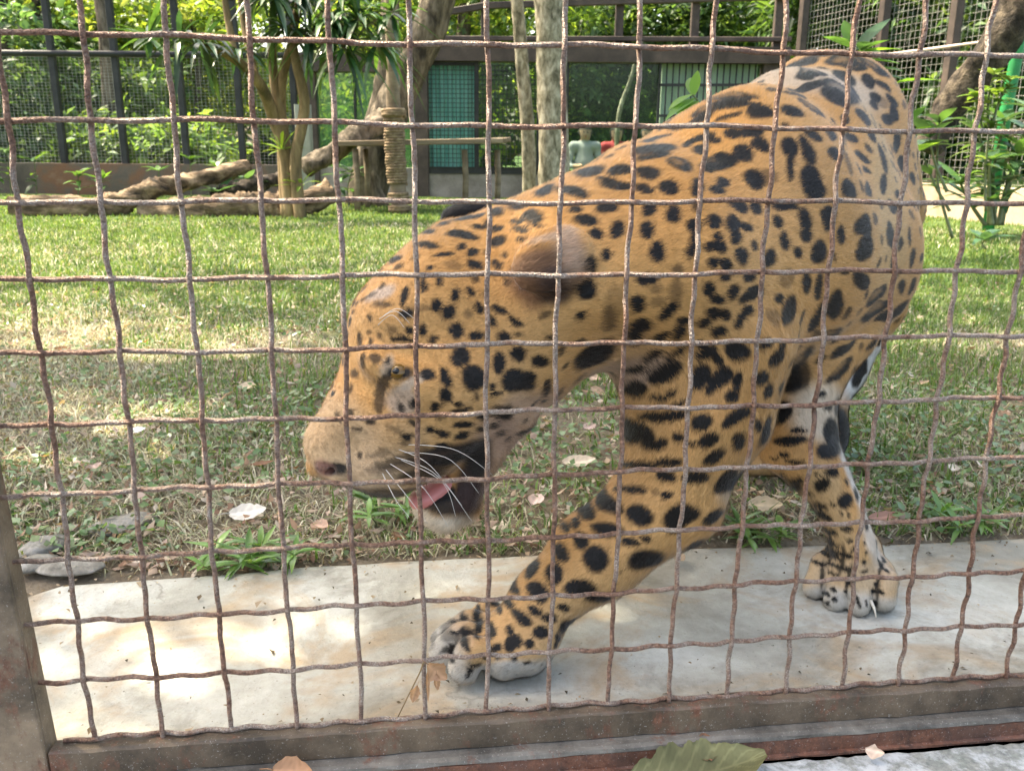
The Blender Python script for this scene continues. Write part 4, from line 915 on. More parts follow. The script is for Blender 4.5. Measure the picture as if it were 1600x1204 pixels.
WARPS = [[(502, 743, -2, 1), (481, 714, -1, 1), (473, 690, 0, 0), (478, 662, 4, 2), (492, 635, 7, 4), (504, 604, 10, 5), (522, 577, 8, 3), (535, 544, 2, 0), (549, 511, -9, -1), (553, 485, -9, -4), (565, 448, 2, 2), (585, 406, 13, 13), (631, 371, 9, 9), (672, 354, -4, -5), (694, 335, -2, -4), (720, 321, -0, -2), (761, 324, -1, -6), (828, 300, -1, -2), (903, 272, -4, -8), (955, 250, -5, -10), (1008, 229, -8, -16), (1040, 195, -1, -1), (1065, 173, 3, 5), (1104, 150, 1, 1), (1134, 141, 0, 1), (1212, 125, -8, -10), (1233, 115, -9, -15), (1259, 97, -4, -12), (1290, 86, -0, -8), (1325, 80, -0, 2), (1356, 85, -2, 4), (1382, 96, -4, 5), (1405, 115, -10, 7), (1425, 143, -15, 6), (1435, 180, -14, 4), (1441, 222, -9, 2), (1443, 264, -4, 0), (1452, 319, -6, 0), (1450, 380, -6, -0), (1446, 427, -10, -3), (1428, 472, -6, -2), (1412, 515, -10, -6), (1396, 555, -16, -11), (1388, 585, -26, -15), (1376, 623, -32, -18), (1356, 655, -31, -21), (1343, 695, -22, 5), (1332, 734, -2, 1), (1346, 774, -1, 0), (1358, 802, -7, 3), (1379, 829, -10, 6), (1396, 854, -11, 6), (1414, 877, -19, 7), (1426, 902, -24, 2), (1420, 939, -21, -5), (1400, 962, -8, -14), (1359, 957, 0, 0), (1327, 944, -2, 15), (1292, 944, -2, 4), (1263, 931, 1, -1), (1240, 905, 14, -1), (1245, 871, 17, 13), (1260, 854, 23, 13), (1270, 846, 14, -1), (1260, 815, 18, -6), (1238, 785, 23, -11), (1216, 766, -31, -26), (1144, 812, -11, -10), (1086, 861, -5, -7), (1002, 911, -2, -4), (950, 947, -4, -6), (910, 978, -6, -7), (897, 1019, -23, -18), (875, 1058, -23, -22), (824, 1068, -4, -11), (775, 1065, 0, 0), (732, 1073, 3, -12), (701, 1047, -1, 2), (690, 1022, -10, 7), (701, 993, -34, 12), (696, 1007, -31, -21), (702, 994, -11, -23), (724, 967, -4, -9), (758, 937, 2, 3), (798, 923, -6, -6), (828, 887, -6, -5), (858, 845, 0, 0), (911, 787, 2, 2), (946, 749, 3, 3), (960, 728, 5, 2), (971, 690, 0, 0), (970, 640, 2, 0), (961, 618, -16, -44), (925, 621, -21, -31), (889, 626, -10, -8), (850, 628, 12, 12), (827, 664, 3, 3), (818, 701, -13, -12), (808, 745, -28, -20), (797, 758, -32, -13), (777, 786, -20, -7), (748, 812, -4, -3), (715, 822, 3, 8), (690, 827, -1, 2), (663, 820, 1, -2)], [(501, 744, -1, 1), (479, 715, 0, -0), (475, 690, -2, -0), (483, 665, -1, -1), (499, 639, 0, 0), (513, 609, 1, 1), (527, 579, 2, 1), (535, 544, 2, 0), (543, 510, -4, -0), (549, 483, -4, -2), (566, 449, 0, 0), (594, 416, 4, 4), (636, 376, 3, 3), (672, 354, -4, -5), (691, 331, 0, 0), (719, 316, 1, 3), (760, 320, -0, -2), (827, 296, 0, 1), (901, 267, -1, -2), (949, 238, 1, 1), (1003, 219, -3, -6), (1038, 191, 1, 2), (1066, 175, 2, 3), (1106, 154, -1, -2), (1134, 141, 0, 1), (1204, 114, 0, 0), (1226, 103, -2, -3), (1255, 87, -0, -1), (1290, 79, -0, -2), (1325, 80, -0, 2), (1355, 89, -0, 0), (1377, 103, 1, -1), (1396, 121, -1, 1), (1412, 149, -2, 1), (1424, 184, -2, 1), (1431, 225, 0, -0), (1436, 265, 4, -0), (1447, 319, -2, 0), (1442, 379, 2, 0), (1439, 425, -3, -1), (1420, 469, 1, 1), (1401, 509, 0, 0), (1378, 544, 1, 1), (1363, 570, -1, -1), (1347, 606, -2, -1), (1328, 637, -4, -2), (1320, 700, 2, -0), (1325, 736, 4, -1), (1344, 775, 0, -0), (1356, 803, -4, 2), (1371, 834, -1, 1), (1381, 861, 3, -2), (1397, 884, -2, 1), (1406, 904, -4, 0), (1404, 936, -4, -1), (1395, 953, -3, -6), (1359, 954, 1, 3), (1326, 952, -1, 7), (1289, 948, 0, -0), (1261, 932, 4, -3), (1252, 905, 2, -0), (1260, 883, 2, 2), (1272, 861, 11, 6), (1291, 844, -6, 1), (1274, 811, 3, -1), (1250, 780, 11, -5), (1192, 747, -7, -6), (1133, 802, 0, 0), (1081, 856, -1, -1), (999, 907, 0, 0), (946, 942, -1, -1), (901, 967, 3, 4), (879, 1005, -5, -4), (857, 1041, -5, -4), (819, 1057, 0, 0), (774, 1059, 0, 6), (732, 1071, 2, -10), (701, 1047, -1, 2), (677, 1032, 3, -2), (678, 1001, -11, 4), (680, 996, -15, -10), (694, 977, -3, -7), (720, 956, 1, 2), (756, 934, 3, 6), (796, 920, -3, -3), (826, 885, -3, -3), (855, 842, 3, 3), (911, 787, 2, 2), (949, 751, 0, 0), (964, 729, 1, 0), (973, 690, -2, -0), (967, 639, 4, 0), (958, 609, 16, 1), (953, 597, -9, -23), (910, 598, -6, -9), (879, 617, 0, 0), (853, 631, 8, 8), (827, 665, 2, 3), (806, 691, -2, -2), (786, 729, -6, -4), (771, 747, -5, -2), (756, 779, 0, 0), (744, 809, 0, 0), (715, 823, 2, 6), (689, 831, 0, -2), (663, 820, 1, -2)]]
BV, BF = FD.mesh()
tri = np.concatenate([BF[:, [0, 1, 2]], BF[:, [0, 2, 3]]])
def smooth_mesh(V, Fq, it, lam=.5):
    e = np.concatenate([Fq[:, [i, (i + 1) % 4]] for i in range(4)]); e = np.concatenate([e, e[:, ::-1]])
    cnt = np.bincount(e[:, 0], minlength=len(V))[:, None]
    for _ in range(it):
        s = np.stack([np.bincount(e[:, 0], V[e[:, 1], q], len(V)) for q in range(3)], 1); V = V + lam * (s / np.maximum(cnt, 1) - V)
    return V
BV = smooth_mesh(BV, BF, 2)
for pr in WARPS: BV = px_warp(BV, pr)
BV[:, 2] = np.maximum(BV[:, 2], 0.0015)
def vnormals(V, T_):
    fn = np.cross(V[T_[:, 1]] - V[T_[:, 0]], V[T_[:, 2]] - V[T_[:, 0]]); n = np.zeros_like(V)
    for q in range(3):
        for a in range(3): n[:, a] += np.bincount(T_[:, q], fn[:, a], len(V))
    return n / (np.linalg.norm(n, axis=1)[:, None] + 1e-12)
BN = vnormals(BV, tri)
bvh = BVHTree.FromPolygons([tuple(v) for v in BV], [tuple(f) for f in BF.tolist()])
def hit(px, py):
    d = ray(px, py); h = bvh.ray_cast(Vector(CAM), Vector(d))
    if h[0] is None:
        best = None
        for t in np.linspace(.7, 1.5, 30):
            q = bvh.find_nearest(Vector(CAM + d * t))
            if best is None or q[3] < best[3]: best = q
        h = best
    n = np.array(h[1]); 
    return np.array(h[0]), (n if n @ d < 0 else -n)

# --- coat markings: (centre, half sizes, turn) read off the animal, group by group
SPOTS = []; ROS = []
def S(ox, oy, sc, txt, ink=1.0):
    for e in txt.split(';'):
        v = [float(q) for q in e.split(',')]; gk, ga = (.95, .1) if sc == 2.867 else (1.14, .8) if 2.5 < sc < 3.6 else (1.2, .9) if sc in (4.63, 3.7625) else (1.4, 1.5)
        ROS.append(sc in (4.3, 4.013, 2.0)); SPOTS.append((ox + v[0] / sc, oy + v[1] / sc, v[2] / sc * gk + ga, v[3] / sc * gk + ga, v[4] if len(v) > 4 else 0, v[5] if len(v) > 5 else ink))
S(560, 300, 4.63, '995,140,40,25;1140,105,60,15;1260,155,70,40,10;1300,225,50,15,25;1140,195,50,22,20;1180,262,60,27,12;870,240,50,22;995,255,40,30;770,330,80,28,3;690,310,40,20,-10;1010,368,55,42;1190,345,40,20;500,295,45,22,-5;620,225,40,20,-15;760,185,70,15,-20;850,165,60,10,-10;510,380,65,18,5;730,400,25,18;825,440,35,25;620,440,55,15,-10;690,520,60,30,0,.45;850,520,50,20,30;530,550,20,18;280,490,45,22,-10;460,680,20,50;575,655,18,35;340,745,25,48;715,750,25,42;825,715,25,38,-20;570,820,35,42,-20;365,860,50,30;470,840,40,20,0,.5;665,885,40,55,20;805,910,25,25,0,.6;890,845,30,45;1030,850,45,22,35;970,935,22,40;1140,920,50,18,25;710,1025,48,45;870,1055,50,22;1060,1040,48,40,-20;550,1075,25,25;490,990,25,35;375,995,25,32;245,1000,30,35,0,.6;320,1075,80,20;60,775,60,14,-15,.7;170,810,70,12,-10,.8;420,470,30,12,-20,.7;470,600,30,12,-10,.6')
S(460, 540, 3.7625, '985,65,38,50,15;885,175,28,45;775,170,40,30;1050,180,60,58;870,275,32,32;820,335,25,20;955,315,25,15;690,325,25,20;1205,110,28,55;1310,55,40,38;1450,85,40,30;1310,215,70,60;1370,175,35,25;1480,250,30,50;1165,235,20,20;1185,290,45,12,-5;975,360,60,15,-5;1210,425,40,25,15;1095,430,35,20,10;985,465,38,18,12;880,500,35,20,10;800,485,30,18;985,530,30,18;880,580,32,20;770,590,25,25,0,.6;655,520,35,18;580,470,50,15,10,.5;510,605,35,22,0,.5;1170,490,22,18;1210,535,25,12;1080,500,25,15;528,215,26,55,22,.85;500,300,26,75,8,.8;610,150,56,26,5;590,652,120,13,-15,.7;560,692,120,13,-12,.65;500,620,80,10,-10,.5;640,560,30,10,0,.6;1380,490,60,12,-25')
S(820, 80, 4.3, '440,810,80,25,-20;640,800,55,28,-5;825,820,65,30,15;540,860,50,20,25;610,910,80,28,18;800,930,45,30;970,915,50,30,5;325,930,80,30,25;130,930,60,28,-35;60,1090,50,40,15;415,1110,40,25,-10;545,1050,45,25;340,1045,30,20;1010,1085,35,50,15;835,1070,30,35,20;880,660,110,45,-20;880,710,90,22,-20;870,595,100,15,-25;1050,765,75,45;1110,610,60,15,-30;1190,655,45,25,-20;1210,570,60,20,-20;1270,590,40,22;1330,750,95,50,-20;1260,790,40,35;1360,720,50,40;1475,685,35,55,-15;1420,535,45,25;1500,530,60,25;1440,1050,60,28,-10;1160,910,30,50;1350,900,45,25,-30;1300,950,50,25;1270,370,100,28,-15;1190,445,50,18,-20;1380,345,80,18,-10;1370,430,60,12,-15;1530,860,50,50')
S(1120, 60, 4.3, '650,230,100,45,-25;590,160,60,20,-20;720,110,60,18;840,155,80,45,-5;620,330,130,20,-28;530,380,100,15,-15;1050,190,90,30,35;800,390,95,60;860,270,60,50;920,370,36,70;640,470,75,38,15;510,490,60,30,25;980,520,50,38,10;850,530,35,25;1150,545,55,25,-15;1020,290,35,50;1110,310,45,22,10;1190,490,25,55;1060,400,40,25;1170,400,40,28;1050,450,25,30;1110,440,40,25,0,.5;285,485,60,45;100,385,120,18,8;160,440,90,12,-5;50,430,70,18;300,705,45,40;190,770,35,55;60,820,70,45,-15;130,625,40,25;270,615,45,25;480,745,35,45,-10;490,860,25,60;600,760,35,75,-25;635,650,45,28,15;770,655,50,35;910,670,40,28;1030,640,35,45;780,770,50,35,15;880,830,30,70,-15,.7;980,805,50,25,5;1110,800,35,75,-8;1210,690,30,55,20;1240,850,30,35;1010,900,30,15;1010,1010,25,45,15;1120,980,28,60,10;1310,940,28,28;1340,830,14,50;240,950,55,45,15;330,930,40,40,0,.6;640,960,50,80,-15;650,1010,60,45;880,1010,45,50,15;70,980,30,30;30,1030,30,25;130,1135,60,30,-10;265,1140,25,35;440,1125,60,20;570,1165,35,35;745,1175,50,30;1190,1130,35,25;1215,1050,25,20')
S(800, 0, 2.0, '1030,285,52,34;905,200,42,16,-25;900,285,56,9,-25;1060,205,34,15;1130,208,30,14,30;925,238,30,15,-30')
S(900, 320, 4.3, '70,85,50,28,5;270,150,38,42;130,180,30,30;220,330,28,35;100,400,35,40;60,570,50,60;480,160,40,40;665,70,40,40;700,30,20,25;540,295,32,55,25;765,260,22,75,10;750,310,30,20;790,150,40,30,-40;920,115,35,40;1040,140,40,40;1130,140,40,20;1075,220,30,35;940,230,25,30;970,300,35,35;895,300,40,22;1185,265,22,25;1115,345,30,40;920,405,35,22;1020,410,30,25;1010,470,30,25;1180,480,30,25;470,490,40,28;670,430,35,35,0,.7;900,555,32,28;1070,575,35,32,-20;960,620,35,22;650,580,35,60,10,.6;520,560,25,25,0,.5;530,650,35,20,0,.5;410,660,25,40;230,760,40,60,0,.75;280,640,60,60,0,.3;610,715,55,28,-40;720,775,35,18;930,720,35,28;1010,720,25,30;1150,640,40,25,-30;1210,600,55,20,-20;440,800,45,35;390,870,35,40;680,850,28,38,30;545,870,50,14,-25;850,790,40,20,-15;960,850,40,28,-10;1110,770,50,22,-50;1150,730,30,18;130,1000,110,40,-30;505,1010,45,25,-35;680,980,45,18,-30;620,1020,30,12,-20;860,1010,55,28,-40;930,1050,28,22;1075,965,70,45;825,945,30,20;405,1100,40,22,-20;590,1120,80,40,-30;820,1160,45,50,30;960,1150,40,65,40;1070,1165,30,45,20;30,770,22,22;1350,1040,22,45,25;1260,1160,45,35;1280,930,40,18;1290,370,25,40;1320,750,50,40,0,.5')
S(1160, 300, 4.013, '260,80,55,22;380,150,28,55,-10;390,260,20,40;530,165,35,55,-10;265,310,28,48,-5;345,385,22,30;480,360,48,55;760,205,55,50,-20;770,330,45,60,25;740,380,30,25;620,270,25,45;925,275,35,60;940,95,22,35;1055,270,15,35;1065,400,20,50,20;935,440,20,35;755,540,60,35;990,590,28,30,30;840,650,75,30,-25;830,740,100,25,-25;870,785,60,20,-25;985,730,60,30,-25;1060,590,18,35,15;580,710,45,55;300,745,45,65,20;465,780,30,70,20;275,550,40,40,0,.5;410,580,25,50;490,580,25,55;640,510,30,14;180,410,30,40;220,180,30,30;560,880,60,20;640,980,80,22,-28;810,960,45,15,-30;610,1110,95,22,-38;735,1130,75,28,-60;230,1050,28,45,30;340,1060,80,30,-55;150,950,40,15;260,960,25,20;120,1170,50,30;330,1160,70,60,-45,.9;50,530,35,25;60,640,45,22,-30;230,670,20,20')
S(900, 560, 3.541, '485,80,70,38,-20;320,170,50,40,-25;335,60,35,18,-15;430,215,30,15,-5;510,185,35,15,-15;560,240,60,10,-10;670,115,50,40,-50;770,125,70,25,-55;880,120,25,50,15;850,210,35,35;1030,115,45,38;1110,20,30,25;1075,190,30,45,30;1190,120,45,70;480,310,120,28,-12;320,410,70,45,10;690,350,50,45,-20;440,470,55,32,-10;565,440,25,30;740,460,55,40,-15;640,475,40,15,-10;890,330,80,38,-30;895,470,40,38,-20;1000,370,25,30;1040,420,35,75,15;1120,300,35,60,35;350,590,100,22,3;520,580,60,22,-5;760,560,60,30,-20;520,660,45,32;670,660,60,32;830,680,80,55,-30;960,700,80,30,-45;340,730,55,15,3;525,760,25,15;460,745,20,10,0,.5;245,715,25,12;140,740,30,25;200,800,60,40,30;85,850,35,40,-20;370,860,70,48,10;600,870,90,60,-10;560,910,50,40;760,885,75,30,-30;20,925,20,25;40,1020,30,30;160,970,60,25,20;245,990,20,20;300,1025,40,18,-15;385,990,28,18;110,1120,65,55,25;395,1110,105,60,-10;640,1040,60,20,-25')
S(560, 780, 3.345, '1210,60,45,45,20;1150,140,20,25;1090,155,25,20;1310,175,70,35,5;1170,225,30,30;1430,235,35,18;1060,290,32,40,-10;920,375,25,38,-5;1030,405,40,45,10;830,465,28,35,-15;950,500,50,35,30;1170,475,75,40,-5;1270,515,70,30,-5;1110,645,50,30,5;1080,580,30,15,20;920,585,42,20,20;850,635,48,25,25;790,560,25,22,20;725,590,22,20;640,595,15,25;945,705,35,28;1050,710,28,18,25;1000,630,40,20,20;770,765,28,35;810,740,35,28,20;690,690,15,18;770,685,18,18;710,785,20,20;630,640,25,14,20;480,785,25,38,-15;555,730,22,50,-30;890,760,22,18,20;810,835,14,18;1030,755,15,20;470,660,45,26,-15,.55;380,710,20,30,0,.5;500,685,25,8;615,870,12,12;575,895,12,40,20;720,840,10,14;660,830,10,16;880,850,14,9')
S(1160, 560, 2.867, '440,65,65,22,-30;520,70,28,65,15;350,150,40,20;385,215,50,14,-12;210,360,75,25,-3;250,315,40,14;400,320,60,70;390,410,75,50;100,345,40,55;200,420,20,12;165,440,20,10;250,455,40,14;400,522,28,28;358,570,30,30;462,550,12,15;470,635,32,38;510,600,18,35;418,645,14,12;360,657,22,18;312,607,14,10;258,548,22,22;215,578,18,20,30;197,525,18,12,30;308,688,22,15,30;365,705,25,18,40;455,688,9,9;487,698,9,9;345,520,10,10;348,768,24,15,25;400,778,20,22,20;475,812,14,12;392,838,20,15;350,820,10,12;490,858,20,14;470,755,30,14;552,755,18,20;598,828,17,12;545,830,10,12;365,878,22,12,25;445,888,28,14;555,875,14,12;632,895,14,18,-15;625,925,12,35,-30;540,920,14,16;635,850,10,14,-30;590,775,10,12;350,930,26,10;440,942,34,10;590,1040,16,14;605,1010,12,12;635,1045,14,12;545,965,20,10;357,1052,9,10;410,1052,10,12;460,1055,8,14;415,1092,14,10;355,1095,9,9;520,1100,9,30;600,1095,9,14;560,1095,8,14;480,1010,12,14;390,965,12,8')
# colour areas: x, y, rx, ry, turn, colour, strength
CREAM = (.62, .52, .40); WHITE = (.66, .63, .58); GREYW = (.40, .385, .35); PINK = (.45, .25, .19); TAN = (.52, .33, .17); BLACK = (.012, .010, .009); BROWN = (.2, .1, .05)
AREAS = [(1290, 118, 150, 58, -5, (.47, .40, .32), .65), (1390, 300, 50, 190, 0, (.50, .35, .17), .4), (1345, 570, 62, 75, -50, WHITE, 1), (1285, 640, 55, 45, -10, CREAM, .8), (1338, 735, 17, 72, -15, WHITE, .8), (1290, 800, 30, 80, -10, (.5, .36, .2), .6), (1365, 840, 22, 50, -20, WHITE, .6), (1328, 946, 90, 22, 0, GREYW, .85), (1328, 905, 80, 26, 0, CREAM, .35),  # first area paints the greyish sky sheen on top of the rump
         (960, 590, 75, 26, -20, (.45, .33, .26), .8), (820, 660, 70, 40, -30, (.40, .28, .21), .7), (780, 700, 42, 50, -20, (.38, .26, .20), .7),
         (692, 1022, 40, 40, 20, GREYW, .85), (790, 1052, 95, 17, -8, GREYW, .85), (700, 985, 40, 18, 0, (.3, .28, .25), .5), 
         (520, 680, 78, 62, 25, (.54, .38, .23), .85), (585, 735, 70, 40, -8, (.52, .38, .24), .6), (560, 745, 70, 30, -5, (.50, .36, .23), .8), (520, 650, 40, 55, 20, (.45, .28, .14), .5), (612, 690, 60, 45, -10, (.45, .3, .17), .45),
         (601, 570, 9, 18, 15, (.44, .34, .24), .9), (642, 597, 30, 8, -25, (.44, .34, .25), .9), (622, 580, 24, 12, 8, BLACK, .9), (626, 625, 26, 20, 0, (.42, .34, .28), .7), (592, 461, 26, 9, -25, (.4, .33, .28), .8),
         (848, 428, 50, 40, -20, (.17, .085, .045), .95), (870, 446, 30, 26, -10, (.05, .03, .025), .9), (893, 390, 24, 44, -14, (.45, .30, .21), .9), (820, 412, 26, 14, -30, (.26, .14, .07), .6), (860, 369, 46, 8, -14, (.5, .35, .24), .8),
         (722, 328, 48, 18, -10, BLACK, 1),
         (700, 822, 58, 18, 8, CREAM, 1), (650, 800, 24, 20, 20, CREAM, .8), (690, 788, 60, 14, 10, BLACK, .95), (736, 765, 26, 52, 12, (.03, .015, .013), 1), (700, 712, 60, 20, -8, BLACK, 1), (748, 722, 26, 30, 0, BLACK, 1), (660, 740, 40, 12, -5, BLACK, .9), (610, 768, 40, 10, -4, BLACK, .8),
         (523, 732, 22, 12, -15, BLACK, 1), (560, 768, 52, 7, 8, (.05, .03, .02), .8), (640, 722, 70, 8, -14, (.06, .035, .025), .6), (502, 730, 18, 15, 0, (.22, .10, .08), .95), (1320, 672, 20, 44, -6, BLACK, 1), (1334, 640, 12, 20, -6, BLACK, .9), (1180, 770, 40, 24, -40, CREAM, .55)]
rs = np.random.default_rng(5)
WARP = rs.normal(size=(10, 3)) * 90; WPH = rs.uniform(0, 6.28, (10, 3))
def warp(p):
    w = np.zeros_like(p)
    for k_, ph in zip(WARP, WPH): w += np.sin((p @ k_)[:, None] + ph)
    return w / 3.2
# dark spots continued over the sides the photograph does not show
cen = []
vis = np.zeros(len(BV), bool)
for i, (v, n_) in enumerate(zip(BV, BN)):
    d_ = (v - CAM) / np.linalg.norm(v - CAM)
    if n_ @ d_ < 0.2: vis[i] = True
cand = np.where(~vis)[0]; rs.shuffle(cand); keep = []
for i in cand[:2600]:
    if np.linalg.norm(BV[i] - P(560, 660, .85)) < .14 or np.linalg.norm(BV[i] - P(868, 412, .80)) < .07 or BV[i][2] < .06: continue
    if all(np.sum((BV[i] - q) ** 2) > .036 ** 2 for q in keep): keep.append(BV[i])
    if len(keep) > 330: break
MARKS = []
for (x, y, rx, ry, a, ink), ros in zip(SPOTS, ROS):
    p, n_ = hit(x, y); m = mpx(p); A = math.radians(a)
    du = RIGHT * math.cos(A) + DOWN * math.sin(A); dv_ = -RIGHT * math.sin(A) + DOWN * math.cos(A)
    MARKS.append((p, n_, du, dv_, rx * m, ry * m, ink, ros))
# small filler marks between the large ones where the coat is closely spotted
mc = np.array([m_[0] for m_ in MARKS]); mr_ = np.array([max(m_[4], m_[5]) for m_ in MARKS]); ndm = len(MARKS)
vi = np.where(vis)[0]; rs.shuffle(vi); nf = 0; ear_c = P(862, 410, .80); mz = P(545, 680, .85)
for i in vi[:16000]:
    q = BV[i]
    if q[2] < .24 or np.linalg.norm(q - ear_c) < .05 or np.linalg.norm(q - mz) < .05 or np.linalg.norm(q - P(715, 745, .85)) < .07: continue
    s_ = rs.uniform(.0045, .0085) if np.linalg.norm(q - P(660, 520, .8)) > .16 else rs.uniform(.0032, .0055)
    if np.min(np.linalg.norm(mc - q, axis=1) - mr_) < s_ + (.0065 if np.linalg.norm(q - P(620, 520, .82)) > .13 else .0022): continue
    n_ = BN[i]; t1 = np.cross(n_, rs.normal(size=3)); t1 /= np.linalg.norm(t1); t2 = np.cross(n_, t1)
    MARKS.append((q, n_, t1, t2, s_ * rs.uniform(1, 1.5), s_ * rs.uniform(.7, 1), rs.uniform(.75, 1), False)); mc = np.vstack([mc, q]); mr_ = np.r_[mr_, s_]; nf += 1
    if nf > 430: break
for q in keep:
    h_ = bvh.find_nearest(Vector(q)); n_ = np.array(h_[1]); t1 = np.cross(n_, rs.normal(size=3)); t1 /= np.linalg.norm(t1); t2 = np.cross(n_, t1)
    s_ = .013 if q[2] > .18 else .007
    MARKS.append((q, n_, t1, t2, s_ * rs.uniform(.8, 1.5), s_ * rs.uniform(.6, 1.1), 1.0, None))
AMARK = []
for x, y, rx, ry, a, c_, st_ in AREAS:
    p, n_ = hit(x, y); m = mpx(p); A = math.radians(a)
    AMARK.append((p, n_, RIGHT * math.cos(A) + DOWN * math.sin(A), -RIGHT * math.sin(A) + DOWN * math.cos(A), rx * m, ry * m, st_, c_))
def ellv(p, mk, soft, dep):
    c, n_, du, dv_, ru, rv, st_, col_ = mk
    R_ = max(ru, rv) * 1.6 + .01
    k = np.where((abs(p[:, 0] - c[0]) < R_) & (abs(p[:, 1] - c[1]) < max(R_, dep)) & (abs(p[:, 2] - c[2]) < R_))[0]
    if not len(k): return k, None
    d = p[k] - c; q = (d @ du / ru) ** 2 + (d @ dv_ / rv) ** 2
    v = np.clip((1 + soft - np.sqrt(q)) / (2 * soft), 0, 1); v = v * v * (3 - 2 * v)
    v *= np.clip((dep - abs(d @ FWD)) / (dep * .3), 0, 1)
    return k, v * st_
def coat(p, n_, fine=True):
    pw = p + warp(p) * .0024 + warp(p * .4) * .0016
    N0 = len(p); t = np.clip(.5 + .5 * n_[:, 2], 0, 1)[:, None]
    back = np.array((.49, .235, .062)); side = np.array((.53, .285, .098)); bel = np.array((.6, .47, .33))
    c = side + (back - side) * np.clip((t - .45) / .4, 0, 1); c = c + (bel - c) * np.clip((.25 - t) / .25, 0, 1) * .7
    g_ = (.5 + .25 * np.sin(p @ np.array([23., 17, 9]) + 1) + .25 * np.sin(p @ np.array([-11., 31, 19])))[:, None]
    c = c * (.88 + .24 * g_); h2 = (.5 + .25 * np.sin(p @ np.array([13., -21, 15]) + 2) + .25 * np.sin(p @ np.array([29., 8, -17]) + .6))[:, None]; c = c + (np.array((.58, .40, .22)) - c) * h2 * .26
    low = np.clip((.14 - p[:, 2]) / .14, 0, 1)[:, None] * .75; c = c + (np.array((.46, .33, .185)) - c) * low
    for mk in AMARK:
        k, v = ellv(pw, mk, .35, .09)
        if len(k): c[k] += (np.array(mk[7]) - c[k]) * v[:, None]
    ink = np.zeros(N0)
    for mk in MARKS:
        k, v = ellv(pw, mk, .13, .15)
        if len(k):
            if mk[7] and mk[4] > .0150 and int(mk[0][0] * 1e4) % 5 < 3:      # rosettes with a brown heart
                d = pw[k] - mk[0] + np.array([.003, 0, -.002]); q = np.sqrt((d @ mk[2] / mk[4]) ** 2 + (d @ mk[3] / mk[5]) ** 2); v = v * (1 - .42 * np.clip((.62 - q) / .3, 0, 1))
            ink[k] = np.maximum(ink[k], v)
    dark = np.array((.008, .0065, .006))
    return c + (dark - c) * ink[:, None]
for c_, f_, l_, L_, w_ in PAWS:
    for dz, sh in ((0, .0), (-.02, .22)):
        h_ = bvh.find_nearest(Vector(c_ + f_ * L_ * sh + [0, 0, dz])); AMARK.append((np.array(h_[0]), np.array(h_[1]), f_ * .8 - np.array([0, 0, .6]), l_, L_ * .17, w_ * .022, .9, BLACK))  # black between the toes: painted crease shade along with coat markings
col = coat(BV, BN)
fm, nt, b = M('jaguar_coat')
at = N(nt, 'ShaderNodeAttribute', attribute_name='Col'); nt.links.new(at.outputs['Color'], b.inputs['Base Color'])
b.inputs['Roughness'].default_value = .62; b.inputs['Specular IOR Level'].default_value = .25
b.inputs['Sheen Weight'].default_value = .32; b.inputs['Sheen Roughness'].default_value = .355; b.inputs['Sheen Roughness'].default_value = .4
bump(nt, b, noise(nt, 420, 3, .7), .5, .002)
ff, nt, b = M('jaguar_fur')
at = N(nt, 'ShaderNodeAttribute', attribute_name='Col'); nt.links.new(at.outputs['Color'], b.inputs['Base Color'])
an = N(nt, 'ShaderNodeAttribute', attribute_name='Nrm'); nt.links.new(an.outputs['Vector'], b.inputs['Normal'])
b.inputs['Roughness'].default_value = .5; b.inputs['Specular IOR Level'].default_value = .22; b.inputs['Sheen Weight'].default_value = .14; b.inputs['Sheen Roughness'].default_value = .35
pw_ = T(1000, 900, 0)
jag = root('jaguar', (pw_[0], pw_[1], 0), 'spotted jaguar pacing left along the mesh with its head low and mouth open', 'jaguar')
link('body', mesh_data('body', BV, BF.astype(np.int32), fm, col, True), jag)

# --- short lying fur
def flowdirs(p):
    acc = np.zeros_like(p); 
    for a, b_, ra, rb in FD.prims:
        ba = b_ - a; L = np.linalg.norm(ba)
        if L < 1e-4: continue
        t = np.clip(((p - a) @ ba) / L ** 2, 0, 1); d = np.linalg.norm(p - a - t[:, None] * ba, axis=1) - (ra + (rb - ra) * t)
        acc += np.exp(-np.clip(d, -.02, 1) / .018)[:, None] * ba / L * (L ** .5)
    return acc
FD.prims = [q for q in FD.prims]
# head hair runs back from the nose: turn the muzzle and jaw chains round
def hdir(p):
    e = P(525, 700, .85); w = np.clip(1.25 - np.linalg.norm(p - P(640, 580, .85), axis=1) / .16, 0, 1)[:, None]
    d = p - e; d /= np.linalg.norm(d, axis=1)[:, None] + 1e-9
    return d, w
NF_ = 430000
ta, tb_, tc = BV[tri[:, 0]], BV[tri[:, 1]], BV[tri[:, 2]]
area = np.linalg.norm(np.cross(tb_ - ta, tc - ta), axis=1)
facing = ((BN[tri[:, 0]] * (ta - CAM)).sum(1) / np.linalg.norm(ta - CAM, axis=1)) < .35
wgt = area * np.where(facing, 1.0, .25); wgt /= wgt.sum()
k = rs.choice(len(tri), NF_, p=wgt); u1 = rs.uniform(size=(NF_, 2)); fl = u1.sum(1) > 1; u1[fl] = 1 - u1[fl]
wb = np.c_[1 - u1.sum(1), u1]
fp = (BV[tri[k]] * wb[..., None]).sum(1); fn = (BN[tri[k]] * wb[..., None]).sum(1); fn /= np.linalg.norm(fn, axis=1)[:, None]
fd = flowdirs(fp); fd /= np.linalg.norm(fd, axis=1)[:, None] + 1e-9
h1, hw = hdir(fp); fd = fd * (1 - hw) + h1 * hw
fd += rs.normal(0, .22, (NF_, 3)); fd -= fn * (fd * fn).sum(1)[:, None]; fd /= np.linalg.norm(fd, axis=1)[:, None] + 1e-9
